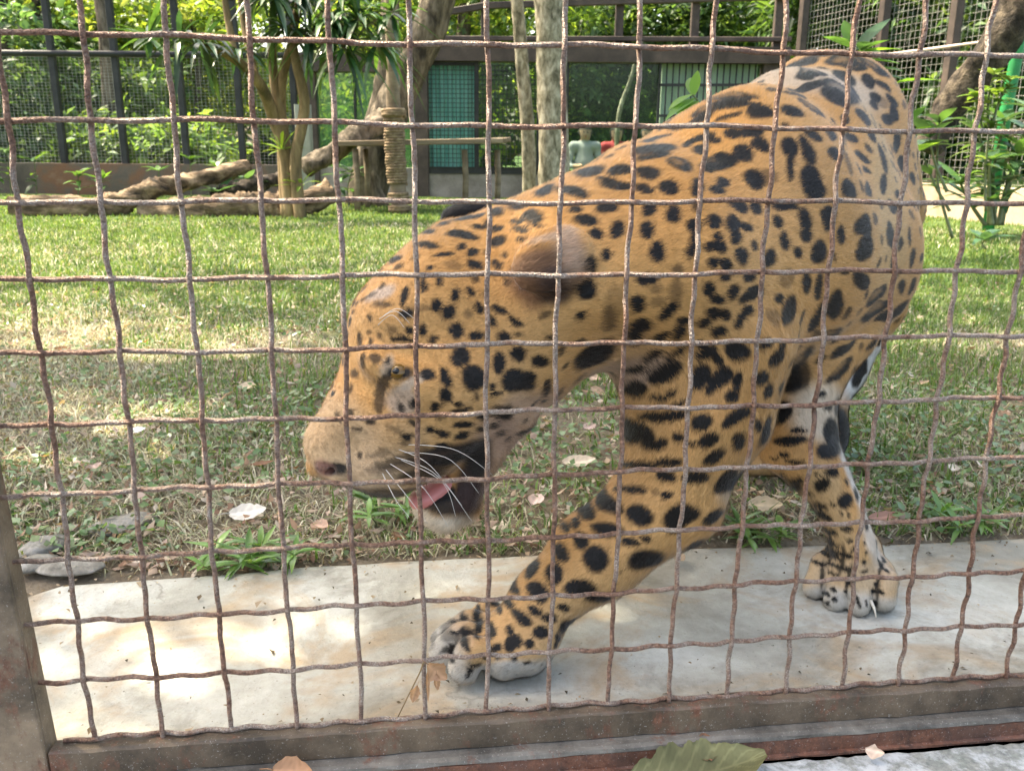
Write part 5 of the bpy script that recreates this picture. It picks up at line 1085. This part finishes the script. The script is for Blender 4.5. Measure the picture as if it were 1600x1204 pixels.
headw = hw[:, 0]; low = np.clip((.12 - fp[:, 2]) / .12, 0, 1)
bell = np.clip(-fn[:, 2], 0, 1)
FL = (.0064 - .0022 * headw - .0032 * low + .005 * bell) * rs.uniform(.6, 1.3, NF_)
mouth = (np.linalg.norm(fp - hit(735, 760)[0], axis=1) < .025) | (np.linalg.norm(fp - hit(508, 726)[0], axis=1) < .02); FL[mouth] *= .35
lift = np.abs(rs.normal(.20, .10, NF_)).clip(.04, .6)[:, None]
ine = np.linalg.norm(fp - hit(868, 412)[0], axis=1) < .034; FL[ine] *= 1.6; lift[ine] += .12
sd_ = np.cross(fn, fd); wd = (.00085 * rs.uniform(.7, 1.4, NF_))[:, None]
tipp = fp + (fd * np.cos(lift) + fn * np.sin(lift)) * FL[:, None] + fn * .0006
basep = fp - fn * .0005
tipp[:, 2] = np.maximum(tipp[:, 2], .0008)
fc = coat(fp, fn); ft_ = coat(fp + fd * (np.cos(lift) * FL[:, None]), fn)
FV = np.stack([basep - sd_ * wd / 2, basep + sd_ * wd / 2, tipp], 1).reshape(-1, 3)
FF = np.arange(NF_ * 3).reshape(-1, 3)
vary = rs.uniform(.78, 1.22, (NF_, 1)); fcv = fc * vary
fcol = np.stack([fcv * .94, fcv * .94, ft_ * vary * 1.05], 1).reshape(-1, 3)
fnn = fn + sd_ * rs.normal(0, .16, (NF_, 1)) + fd * .1; fnn /= np.linalg.norm(fnn, axis=1)[:, None]
o = link('fur', mesh_data('fur', FV, FF, ff, fcol, False, np.repeat(fnn, 3, 0)), jag); o['kind'] = 'stuff'

# --- eye, tongue, teeth, whiskers
def blob(c, rad, ax=None, nu=14, nv=9):
    V_ = []; ax = np.eye(3) if ax is None else np.array(ax)
    for j in range(nv + 1):
        th = math.pi * j / nv
        for i in range(nu):
            a_ = 2 * math.pi * i / nu; q = np.array([math.sin(th) * math.cos(a_), math.sin(th) * math.sin(a_), math.cos(th)]) * rad
            V_.append(np.asarray(c) + q @ ax)
    return np.array(V_), [(j * nu + i, (j + 1) * nu + i, (j + 1) * nu + (i + 1) % nu, j * nu + (i + 1) % nu) for j in range(nv) for i in range(nu)]
m_, nt, b = M('eye_amber'); b.inputs['Base Color'].default_value = (.13, .07, .015, 1); b.inputs['Roughness'].default_value = .08
m2, nt, b = M('pupil_black'); b.inputs['Base Color'].default_value = (.004, .004, .004, 1); b.inputs['Roughness'].default_value = .05
p, n_ = hit(622, 580); e0 = p - n_ * .0070
V, Fc = blob(e0, (.0098, .0098, .0098)); eye = obj('eye', V, Fc, m_, jag, smooth=True)
V, Fc = blob(e0 + n_ * .0068 - RIGHT * .0015, (.0040, .0040, .0040)); obj('pupil', V, Fc, m2, eye, smooth=True)
tg, nt, b = M('tongue_pink'); b.inputs['Base Color'].default_value = (.5, .17, .15, 1); b.inputs['Roughness'].default_value = .35; b.inputs['Subsurface Weight'].default_value = .15; b.inputs['Subsurface Radius'].default_value = (.01, .004, .003)
bump(nt, b, noise(nt, 700, 3, .7), .5, .001)
tp = smooth_path([P(722, 742, .852), P(690, 758, .848), P(662, 776, .840), P(640, 784, .838)], 12)
V, Fc = tube(tp, np.array([.013, .015, .016, .0165, .017, .017, .0165, .016, .015, .0135, .011, .006]) * 1.22, 12, 0, flat=.55); obj('tongue', V, Fc, tg, jag, smooth=True)
tm, nt, b = M('tooth_ivory'); b.inputs['Base Color'].default_value = (.62, .52, .34, 1); b.inputs['Roughness'].default_value = .25
for (x0, y0, x1, y1, Y, r_) in [(664, 796, 650, 764, .842, .0042), (676, 800, 664, 766, .872, .0042), (588, 758, 592, 790, .835, .0045), (672, 800, 668, 786, .856, .002), (650, 765, 654, 776, .83, .002)]:
    V, Fc = tube(smooth_path([P(x0, y0, Y), P((x0 + x1) / 2 + 2, (y0 + y1) / 2, Y), P(x1, y1, Y)], 8), np.linspace(r_, r_ * .2, 8), 8); obj('tooth', V, Fc, tm, jag, smooth=True)
wm, nt, b = M('whisker_white'); b.inputs['Base Color'].default_value = (.5, .48, .45, 1); b.inputs['Roughness'].default_value = .35
for i, (x0, y0, x1, y1, x2, y2) in enumerate([(618, 700, 670, 725, 722, 790), (612, 712, 680, 740, 738, 815), (606, 722, 660, 760, 700, 822), (626, 706, 700, 716, 748, 770), (600, 730, 640, 780, 668, 818), (632, 694, 710, 702, 770, 742),
                                               (596, 736, 618, 780, 640, 808), (622, 716, 690, 752, 712, 806), (590, 500, 618, 486, 640, 505), (588, 510, 612, 492, 632, 512), (598, 494, 622, 482, 648, 498)]):
    Y0 = hit(x0, y0)[0][1]
    q = smooth_path([P(x0, y0, Y0 + .002), P(x1, y1, Y0 - .022), P(x2, y2, Y0 - .03)], 14)
    V, Fc = tube(q, np.linspace(.00042, .00016, 14), 5); obj('whisker', V, Fc, wm, jag, smooth=True)
cm_, nt, b = M('claw_horn'); b.inputs['Base Color'].default_value = (.55, .5, .42, 1); b.inputs['Roughness'].default_value = .3
for (x0, y0, x1, y1, Y) in [(1360, 938, 1364, 954, .958)]:
    a_, _ = hit(x0, y0); b_ = a_ + np.array([.004, -.012, -.016]); b_[2] = max(b_[2], .004)
    V, Fc = tube(smooth_path([a_, (a_ + b_) / 2 + [0, -.003, .002], b_], 8), np.linspace(.0026, .0005, 8), 7); obj('claw', V, Fc, cm_, jag, smooth=True)
# ------------------------------------------------------------------ small things: leaves, stones, shrubs, visitors
def leaf_mesh(name, c, head, L, W, curl, roll, col, mat, nrm=(0, 0, 1), edge=0.0, seed=0, nl=12, nw=6, vein=None):
    """one curled leaf: a ribbed blade with a stalk, base at c, lying along head"""
    r_ = np.random.default_rng(seed); h_ = np.array(head, float); h_ /= np.linalg.norm(h_); n_ = np.array(nrm, float); n_ -= h_ * (n_ @ h_); n_ /= np.linalg.norm(n_); s_ = np.cross(n_, h_)
    V, C = [], []; p = np.array(c, float); ang = -curl * .5
    for i in range(nl + 1):
        t = i / nl; w = W * .5 * (math.sin(math.pi * min(1, (t * .94 + .03)) ** .85) ** .8) * (1 if nl < 15 else 1 + .07 * math.sin(t * 23) + .05 * math.sin(t * 51 + 1)) + 1e-4
        f = h_ * math.cos(ang) + n_ * math.sin(ang); u = n_ * math.cos(ang) - h_ * math.sin(ang)
        for j in range(nw + 1):
            v = j / nw * 2 - 1; rag = 1 + edge * r_.normal() * (abs(v) > .9)
            V.append(p + s_ * v * w * rag * math.cos(roll * v * .5) + u * (abs(v) ** 1.6 * w * math.sin(roll) + .03 * W * math.sin(t * 26) * abs(v)))
            vn = .28 if nl > 15 and abs(((t * 8 - abs(v) * 1.8) % 1) - .5) > .40 else 0
            cc = np.array(col) * (.82 + (.3 if nl < 15 else .12) * r_.uniform() + (.4 if j == nw // 2 else vn)) * (1 + (.22 * math.sin(t * 7 + v * 3) if nl > 15 else 0)); C.append(cc)
        p = p + f * L / nl; ang += curl / nl
    k = nw + 1; Fc = [(i * k + j, i * k + j + 1, (i + 1) * k + j + 1, (i + 1) * k + j) for i in range(nl) for j in range(nw)]
    st, sf = tube(smooth_path([np.array(c) - h_ * L * .28 + n_ * .002, np.array(c) - h_ * L * .1 + n_ * .003, np.array(c) + h_ * L * .03 + n_ * .001], 6), np.linspace(W * .022, W * .03, 6), 5)
    b0 = len(V); V += list(st); C += [np.array(col) * .7] * len(st); Fc += [tuple(b0 + i for i in f) for f in sf]
    return obj(name, np.array(V), Fc, mat, col=np.array(C), smooth=True)
gd = 'dry leaves fallen on the ground'
DL = [(387, 796, .055, .036, 10, .5, .2, (.62, .58, .52), 'large pale grey dry leaf lying on the weeds left of the jaguar muzzle'),
      (216, 678, .028, .018, 30, .3, .3, (.72, .70, .66), 'small whitish dry leaf in the grass at the far left'),
      (148, 738, .034, .026, -60, .7, .5, (.45, .32, .27), 'pinkish brown curled leaf among the weeds at the far left'),
      (387, 606, .045, .03, -10, .6, .4, (.58, .45, .32), 'tan dry leaf on the grass before the jaguar forehead'),
      (96, 547, .035, .02, 5, .8, .5, (.30, .16, .08), 'dark reddish brown leaf on the lawn at the far left'),
      (410, 722, .04, .012, 20, .9, .8, (.3, .17, .11), 'narrow dark brown rolled leaf above the large pale leaf'),
      (905, 722, .06, .032, 5, .6, .3, (.62, .52, .42), 'large buff dry leaf under the jaguar throat'),
      (500, 816, .034, .024, -40, .6, .5, (.44, .29, .22), 'brown crumpled leaf beside the weeds under the muzzle'),
      (1196, 788, .052, .036, -15, .5, .3, (.60, .49, .36), 'tan leaf with a long stalk between the two legs'),
      (922, 662, .034, .022, 40, .8, .4, (.55, .40, .36), 'pinkish leaf in the grass seen under the neck'),
      (838, 782, .038, .026, 70, .5, .5, (.60, .46, .42), 'pale pink curled leaf in front of the raised elbow'),
      (1385, 806, .055, .02, 5, .4, .4, (.36, .2, .15), 'reddish brown flat leaf right of the hind leg'),
      (1490, 730, .03, .02, 60, .6, .4, (.56, .48, .42), 'small pale leaf in the grass at the right'),
      (1060, 862, .03, .02, -70, .5, .4, (.34, .26, .2), 'dull brown leaf at the edge of the concrete below the foreleg')]
for i, (px, py, L, W, hd, cu, ro, c_, lb) in enumerate(DL):
    g_ = G(px, py, .02); a_ = math.radians(hd); h_ = np.array([math.cos(a_), math.sin(a_), .12])
    c0 = g_ - h_ * L * .5; c0[2] = float(gz(g_[0], g_[1])) + .022
    o = leaf_mesh('dry_leaf', c0, h_, L, W, cu, ro, c_, MAT['dry'], (.1 * math.sin(i), -.35, 1), .05, 300 + i); tag(o, lb, 'leaf', gd)
r = np.random.default_rng(77); n = 0
proto = []
for i, c_ in enumerate([(.5, .36, .28), (.42, .28, .2), (.58, .48, .38), (.35, .22, .15)]):
    o = leaf_mesh('dry_leaf', (0, 0, 0), (1, 0, .05), .032, .02, r.uniform(.3, 1), r.uniform(.2, .7), c_, MAT['dry'], (0, -.2, 1), .05, 330 + i, 8, 4); proto.append(o)
used = set()
while n < 64:
    yy = 1.09 + 2.1 * r.uniform() ** 1.4; xx = r.uniform(-1, 1) * (.64 * yy + .05)
    if yy < strip_far(xx) + .02: continue
    k = n % 4
    if k in used: o = proto[k].copy(); COL.objects.link(o)
    else: o = proto[k]; used.add(k)
    s_ = r.uniform(.55, 1.2); o.scale = (s_, s_, s_); o.rotation_euler = (r.normal(0, .25), r.normal(0, .25), r.uniform(0, 6.28)); o.location = (xx, yy, float(gz(xx, yy)) + .016)
    tag(o, 'small dry brown leaf scattered in the dead grass behind the concrete', 'leaf', 'small dry leaves in the grass'); n += 1

# stones at the left edge of the strip
stm = mottled('stone', [(.3, (.1, .09, .075)), (.52, (.24, .22, .185)), (.68, (.4, .37, .33))], 40, .9, .004, .6)
for i, (px, py, a, b_, h_, lb) in enumerate([(72, 856, .036, .024, .018, 'rounded grey stone half buried at the left end of the concrete edge'), (112, 889, .045, .022, .012, 'flat pale stone lowest at the left end of the concrete edge'),
                                             (192, 822, .05, .03, .016, 'flat mottled stone in the weeds right of the other stones'), (58, 884, .026, .02, .014, 'small grey stone beside the frame post')]):
    g_ = G(px, py, .0); rr_ = np.random.default_rng(400 + i); V, Fc = blob((0, 0, 0), (1, 1, 1), None, 26, 16)
    V = V * (1 + .09 * np.sin(V @ rr_.normal(size=(3, 3)) * 3) + .05 * np.sin(V @ rr_.normal(size=(3, 3)) * 8)) * [a, b_, h_ * .7]; t_ = rr_.uniform(0, 1); V = np.c_[V[:, 0] * math.cos(t_) - V[:, 1] * math.sin(t_), V[:, 0] * math.sin(t_) + V[:, 1] * math.cos(t_), V[:, 2]] + [g_[0], g_[1], .003]
    o = obj('stone', V, Fc, stm, smooth=True); tag(o, lb, 'stone', 'stones at the left of the concrete strip')

# shrubs
def lance(b_, d, L, W, droop, r_):
    d = d / np.linalg.norm(d); s_ = np.cross(d, (0, 0, 1)); s_ /= np.linalg.norm(s_) + 1e-9; up = np.cross(s_, d); V, Fc = [], []; k = 6
    for j in range(k + 1):
        t = j / k; q = b_ + d * L * t + np.array([0, 0, -1]) * L * droop * t * t; w = W * math.sin(math.pi * (t * .93 + .035) ** .8)
        V += [q - s_ * w / 2 + up * w * .12, q, q + s_ * w / 2 + up * w * .12]
    for j in range(k): o_ = 3 * j; Fc += [(o_, o_ + 1, o_ + 4, o_ + 3), (o_ + 1, o_ + 2, o_ + 5, o_ + 4)]
    return V, Fc
def shrub(name, label, stems, L, W, per, cols, seed, cat='shrub', group=None, whorl=6, sr=.008):
    r_ = np.random.default_rng(seed); b0 = np.array(stems[0][0]); t_ = root(name, b0, label, cat, group); m = MB(); V, Fc, C = [], [], []
    for pts in stems:
        pp = smooth_path(pts, 16); m.add(*tube(pp, np.linspace(sr, sr * .45, 16), 6))
        def put(q, d, s):
            v, f = lance(q, d, L * s, W * s, r_.uniform(.05, .45), r_); b_ = len(V); V.extend(v); Fc.extend([tuple(b_ + i for i in x) for x in f])
            c_ = np.array(cols[r_.integers(0, len(cols))]) * r_.uniform(.75, 1.3); C.extend([c_] * len(v))
        for i in range(per):
            t = r_.uniform(.35, 1); q = pp[int(t * 15)]; a_ = r_.uniform(0, 6.28); put(q, np.array([math.cos(a_), math.sin(a_), r_.uniform(-.1, .7)]), r_.uniform(.6, 1.1))
        for i in range(whorl):
            a_ = i * 6.28 / max(whorl, 1) + r_.uniform(-.3, .3); put(pp[-1], np.array([math.cos(a_), math.sin(a_), r_.uniform(.1, .9)]), r_.uniform(.8, 1.15))
    m.build('stem', MAT['stem'], t_, smooth=True); obj('foliage', np.array(V), np.array(Fc), MAT['leaf_gloss'], t_, col=np.array(C), smooth=True); return t_
MAT['stem'] = mottled('green_stem', [(.3, (.08, .1, .04)), (.7, (.18, .2, .09))], 20, .6, 0)
BR = [(.10, .21, .04), (.13, .25, .05), (.08, .17, .04)]; DG = [(.05, .12, .045), (.07, .15, .05), (.04, .09, .04), (.10, .19, .07)]
def stem(px0, py0, px1, py1, Y, bend=0):
    a_ = P(px0, py0, Y); b_ = P(px1, py1, Y); return [a_, (a_ + b_) / 2 + [bend, .03, 0], b_]
gs = 'leafy shrubs by the right netting'
shrub('shrub', 'tall dense glossy leaved shrub with several stems at the right edge', [stem(1545, 352, 1530, 210, 6.0, .05), stem(1555, 352, 1570, 190, 6.0, -.03), stem(1560, 352, 1590, 240, 5.9), stem(1540, 352, 1500, 285, 5.9), stem(1565, 352, 1610, 170, 6.1), stem(1550, 352, 1548, 250, 5.7)], .26, .075, 15, DG, 500, group=gs, sr=.016)
shrub('shrub', 'slender shrub with one thin dark stem and large leaves beside the jaguar rump', [stem(1488, 372, 1468, 192, 4.6, -.03), stem(1484, 330, 1440, 236, 4.6, .0), stem(1480, 300, 1452, 215, 4.5)], .2, .07, 3, DG, 501, group=gs, whorl=5, sr=.009)
shrub('low_plant', 'low plant with five broad bluish leaves on the grass before the tall shrub', [stem(1540, 388, 1538, 376, 4.7)], .17, .06, 0, [(.07, .15, .08)], 502, 'plant', None, 7, .006)
shrub('shrub', 'bright yellow green leaves of a shrub with small leaves before the green pole', [stem(1545, 200, 1552, 118, 5.0), stem(1552, 190, 1580, 125, 5.0), stem(1540, 210, 1525, 150, 5.0), stem(1540, 330, 1548, 195, 5.0)], .1, .05, 16, [(.15, .25, .05), (.2, .28, .08), (.11, .2, .05)], 503, group=gs, sr=.008)
def sprig(label, Y, stem_px, leaves, W, cols, seed, sr=.004):
    """a plant whose few large leaves can be told apart: each leaf is a part"""
    r_ = np.random.default_rng(seed); st_ = smooth_path([P(x, y, Y + dy) for x, y, dy in stem_px], 18); t_ = root('leafy_plant', (st_[0][0], st_[0][1], 0), label, 'plant')
    V, Fc = tube(st_, np.linspace(sr, sr * .6, 18), 6); obj('stem', V, Fc, MAT['stem'], t_, smooth=True)
    for x0, y0, x1, y1, dy in leaves:
        a_ = P(x0, y0, Y); b_ = P(x1, y1, Y + dy); L = np.linalg.norm(b_ - a_); V, Fc = lance(a_, b_ - a_ + [0, 0, .12 * L], L, W * r_.uniform(.85, 1.15), .12, r_)
        c_ = np.array(cols[r_.integers(0, len(cols))]) * r_.uniform(.85, 1.2); obj('leaf', np.array(V), np.array(Fc), MAT['leaf'], t_, col=np.tile(c_, (len(V), 1)), smooth=True)
LIME = [(.16, .30, .05), (.20, .34, .07), (.12, .25, .05)]
sprig('upright sprig of bright green leaves showing above the jaguar back', 2.4, [(1130, 420, 0), (1112, 240, 0), (1096, 170, 0), (1082, 148, 0)], [(1083, 149, 1091, 106, .05), (1081, 148, 1046, 172, -.05), (1086, 154, 1042, 187, -.1), (1090, 158, 1056, 188, -.12), (1096, 168, 1083, 192, -.12), (1083, 150, 1078, 120, .12)], .034, LIME, 504)
sprig('cluster of long bright green leaves fanning out behind the jaguar rump', 3.2, [(1372, 430, 0), (1366, 250, 0), (1352, 130, 0), (1345, 78, 0)],
      [(1330, 72, 1318, 28, .1), (1326, 74, 1282, 57, -.1), (1345, 80, 1392, 62, -.1), (1348, 84, 1412, 78, -.2), (1350, 95, 1405, 100, -.1), (1352, 108, 1410, 112, -.2), (1356, 120, 1412, 124, -.15), (1362, 140, 1400, 150, -.2), (1375, 150, 1425, 118, 0), (1378, 150, 1432, 140, -.2),
       (1345, 78, 1362, 66, -.2), (1340, 78, 1394, 26, .2), (1352, 116, 1388, 138, -.25), (1362, 160, 1425, 170, -.2), (1345, 82, 1375, 92, -.3), (1400, 130, 1465, 125, -.1), (1420, 190, 1448, 165, -.1), (1415, 215, 1462, 196, -.1), (1425, 240, 1470, 222, -.15)], .05, LIME + DG, 505, .006)
shrub('low_plant', 'small weeds with broad leaves along the far brown wall', [[gpt(x, 9.9), gpt(x + 2, 9.9) + [0, 0, .12], gpt(x + 4, 9.85) + [0, 0, h]] for x, h in ((250, .3), (300, .42), (340, .35), (125, .25), (160, .2), (60, .4), (20, .5), (-10, .4))], .2, .07, 7, BR + DG, 506, 'plant', None, 6, .008)
shrub('low_plant', 'drooping dark leaved plant at the foot of the leaning log', [[gpt(530, 8.4), gpt(530, 8.4) + [0, 0, .25], gpt(528, 8.3) + [0, 0, .42]], [gpt(545, 8.4), gpt(545, 8.4) + [0, 0, .2], gpt(552, 8.3) + [0, 0, .34]]], .22, .06, 9, DG, 507, 'plant', None, 7, .008)
shrub('low_plant', 'pale green broad leaved plant between the two stacked logs', [[gpt(385, 7.9), gpt(385, 7.9) + [0, 0, .18], gpt(386, 7.8) + [0, 0, .27]], [gpt(345, 7.7), gpt(345, 7.7) + [0, 0, .1], gpt(342, 7.6) + [0, 0, .18]]], .22, .08, 2, [(.1, .2, .1), (.08, .17, .09)], 508, 'plant', None, 6, .006)

# visitors sitting beyond the viewing glass
def visitor(px, Y, shirt, hair, label, lean=0.0):
    x0 = P(px, 230, Y)[0]; F2 = Field((x0 - .42, Y - .55, -.03), (x0 + .42, Y + .3, .98), .022)
    def c_(a, b_, ra, rb, k=.03): F2.cone(np.array(a) + [x0, Y, 0], np.array(b_) + [x0, Y, 0], ra, rb, k)
    c_((0, 0, .13), (lean, -.02, .36), .15, .14); c_((lean, -.02, .36), (lean, -.03, .55), .14, .10); c_((lean - .16, -.03, .59), (lean + .16, -.03, .59), .068, .068)
    c_((lean, -.03, .58), (lean, -.04, .68), .062, .055, .02); c_((lean, -.05, .74), (lean, -.04, .79), .082, .092, .015); c_((lean, -.14, .745), (lean, -.12, .76), .012, .014, .01)
    for s_ in (-1, 1):
        c_((s_ * .17 + lean, -.03, .55), (s_ * .22 + lean, -.08, .33), .05, .042); c_((s_ * .22 + lean, -.08, .33), (s_ * .08 + lean, -.30, .33), .038, .03); c_((s_ * .08 + lean, -.30, .33), (s_ * .06 + lean, -.36, .34), .03, .022)
        c_((s_ * .09, -.02, .11), (s_ * .27, -.33, .17), .085, .06); c_((s_ * .27, -.33, .17), (s_ * .02, -.42, .07), .055, .042); c_((s_ * .02, -.42, .06), (-s_ * .06, -.46, .04), .04, .03)
        c_((lean + s_ * .085, -.05, .755), (lean + s_ * .095, -.045, .775), .016, .018, .01)
    V, Q = F2.mesh(); L_ = V - [x0, Y, 0]; C = np.tile(np.array(shirt), (len(V), 1)); sk = np.array((.42, .25, .17))
    C[L_[:, 2] > .665] = sk; C[(L_[:, 2] > .70) & ((L_[:, 2] > .80) | (L_[:, 1] > -.085))] = hair; C[(L_[:, 1] < -.22) & (L_[:, 2] > .28)] = sk; C[L_[:, 2] < .22] = (.05, .06, .09)
    for s_ in (-1, 1): C[np.linalg.norm(L_ - [lean + s_ * .035, -.135, .775], axis=1) < .018] = (.03, .02, .02)
    C[np.linalg.norm(L_ - [lean, -.13, .715], axis=1) < .02] = (.35, .12, .1)
    t_ = root('person', (x0, Y, 0), label, 'person'); obj('body', V, Q, MAT['cloth'], t_, col=C, smooth=True)
m_, nt, b = M('cloth_and_skin'); at = N(nt, 'ShaderNodeAttribute', attribute_name='Col'); nt.links.new(at.outputs['Color'], b.inputs['Base Color']); b.inputs['Roughness'].default_value = .8; MAT['cloth'] = m_
visitor(910, 12.3, (.32, .32, .31), (.03, .025, .02), 'person in a white shirt sitting beyond the viewing glass', .03)
visitor(962, 12.5, (.42, .03, .04), (.02, .018, .016), 'person in a red shirt sitting beyond the viewing glass')
visitor(1012, 12.8, (.2, .29, .35), (.03, .025, .02), 'person in a light blue shirt sitting beyond the viewing glass', -.02)
V, Fc = tube(smooth_path([P(1004, 60, 11.4), P(985, 125, 11.4), P(972, 160, 11.4), P(965, 195, 11.4), P(963, 260, 11.4), gpt(964, 11.4)], 24), np.linspace(.022, .034, 24), 8, .08)  # stem added behind the glass to imitate a branch's reflection
t_ = root('reflected_branch', gpt(964, 11.4), 'thin pale crooked stem imitating a branch reflected in the glass beside the red shirted person', 'tree'); obj('trunk', V, Fc, MAT['bark_pale'], t_, smooth=True)

# things on and in front of the mesh
def FL_(px, py, n): u, z = fhit(px, py, n); return FPt(u, n, z)
a_ = FL_(648, 1048, .007); tw = root('dry_twig', a_, 'withered leaf and thin twig caught in the mesh beside the front paw', 'twig')
V, Fc = tube(smooth_path([FL_(622, 1119, -.004), FL_(640, 1082, .003), FL_(655, 1052, .006), FL_(662, 1034, .007)], 14), np.linspace(.0005, .0009, 14), 6); obj('stem', V, Fc, MAT['bark_tan'], tw, smooth=True)
for (x0, y0, x1, y1, W, cu, ro, sd) in [(668, 1036, 700, 1062, .020, 1.0, .9, 1), (682, 1052, 684, 1078, .007, .6, 1.0, 2), (668, 1048, 669, 1096, .004, .5, 1.1, 3), (652, 1070, 644, 1098, .010, .9, 1.0, 4)]:
    p0 = FL_(x0, y0, .010); p1 = FL_(x1, y1, .012); L = np.linalg.norm(p1 - p0)
    o = leaf_mesh('withered_leaf', p0, p1 - p0, L, W, cu, ro, (.38, .23, .14), MAT['dry'], FN + np.array([0, 0, .3]), .12, 600 + sd, 10, 5); adopt(o, tw)
def on_ledge(px, py, z): g_ = G(px, py, z); return g_
p0 = on_ledge(985, 1222, LEDGE_Z + .012); p1 = on_ledge(1200, 1176, LEDGE_Z + .020)
o = leaf_mesh('fallen_leaf', p0, p1 - p0, np.linalg.norm(p1 - p0), .058, .55, .45, (.16, .155, .075), MAT['dry'], (0, -.25, 1), .025, 620, 64, 22); tag(o, 'large olive green fallen leaf with a torn edge lying before the steel sill', 'leaf')
p0 = on_ledge(1078, 1172, LEDGE_Z + .012); p1 = on_ledge(1135, 1170, LEDGE_Z + .016)
o = leaf_mesh('fallen_leaf', p0, p1 - p0, np.linalg.norm(p1 - p0), .03, .9, .9, (.26, .13, .08), MAT['dry'], (0, -.5, 1), .05, 621); tag(o, 'brown curled leaf tucked behind the large olive green leaf', 'leaf')
p0 = on_ledge(425, 1203, zs + .006); p1 = on_ledge(490, 1204, zs + .008)
o = leaf_mesh('fallen_leaf', p0, p1 - p0, np.linalg.norm(p1 - p0), .026, .9, .9, (.42, .24, .14), MAT['dry'], (0, -.4, 1), .05, 622); tag(o, 'rusty brown curled leaf on the sill at the lower left', 'leaf')
p0 = on_ledge(1352, 1170, zs - .012); p1 = on_ledge(1382, 1176, zs - .010)
o = leaf_mesh('leaf_flake', p0, p1 - p0, np.linalg.norm(p1 - p0), .012, .3, .5, (.6, .45, .36), MAT['dry'], FN + np.array([0, 0, .5]), .15, 623, 6, 4); tag(o, 'small pinkish flake of dry leaf on the right part of the sill', 'leaf')

for i, (px, py, h, lb) in enumerate([(600, 822, .05, 'tuft of bright green blades under the jaguar muzzle'), (350, 884, .035, 'low green weed leaning over the concrete edge at the left'), (420, 880, .035, 'low green weed with narrow leaves at the concrete edge below the pale leaf'),
                                     (1500, 828, .035, 'flat green weed on the concrete edge at the right'), (1180, 842, .03, 'small green weed at the concrete edge between the legs'), (560, 700, .045, 'tuft of green grass behind the jaguar muzzle')]):
    g_ = G(px, py, .0); g_[2] = float(gz(g_[0], g_[1]))
    st_ = [[g_ + [.012 * math.cos(k * 2.1), .012 * math.sin(k * 2.1), 0], g_ + [.02 * math.cos(k * 2.1), .02 * math.sin(k * 2.1), h * .4], g_ + [.035 * math.cos(k * 2.1), .03 * math.sin(k * 2.1), h * .7]] for k in range(5)]
    shrub('weed', lb, st_, .05, .009, 5, [(.13, .25, .05), (.1, .2, .05), (.16, .27, .07)], 700 + i, 'weed', 'weeds along the concrete edge', 4, .0012)
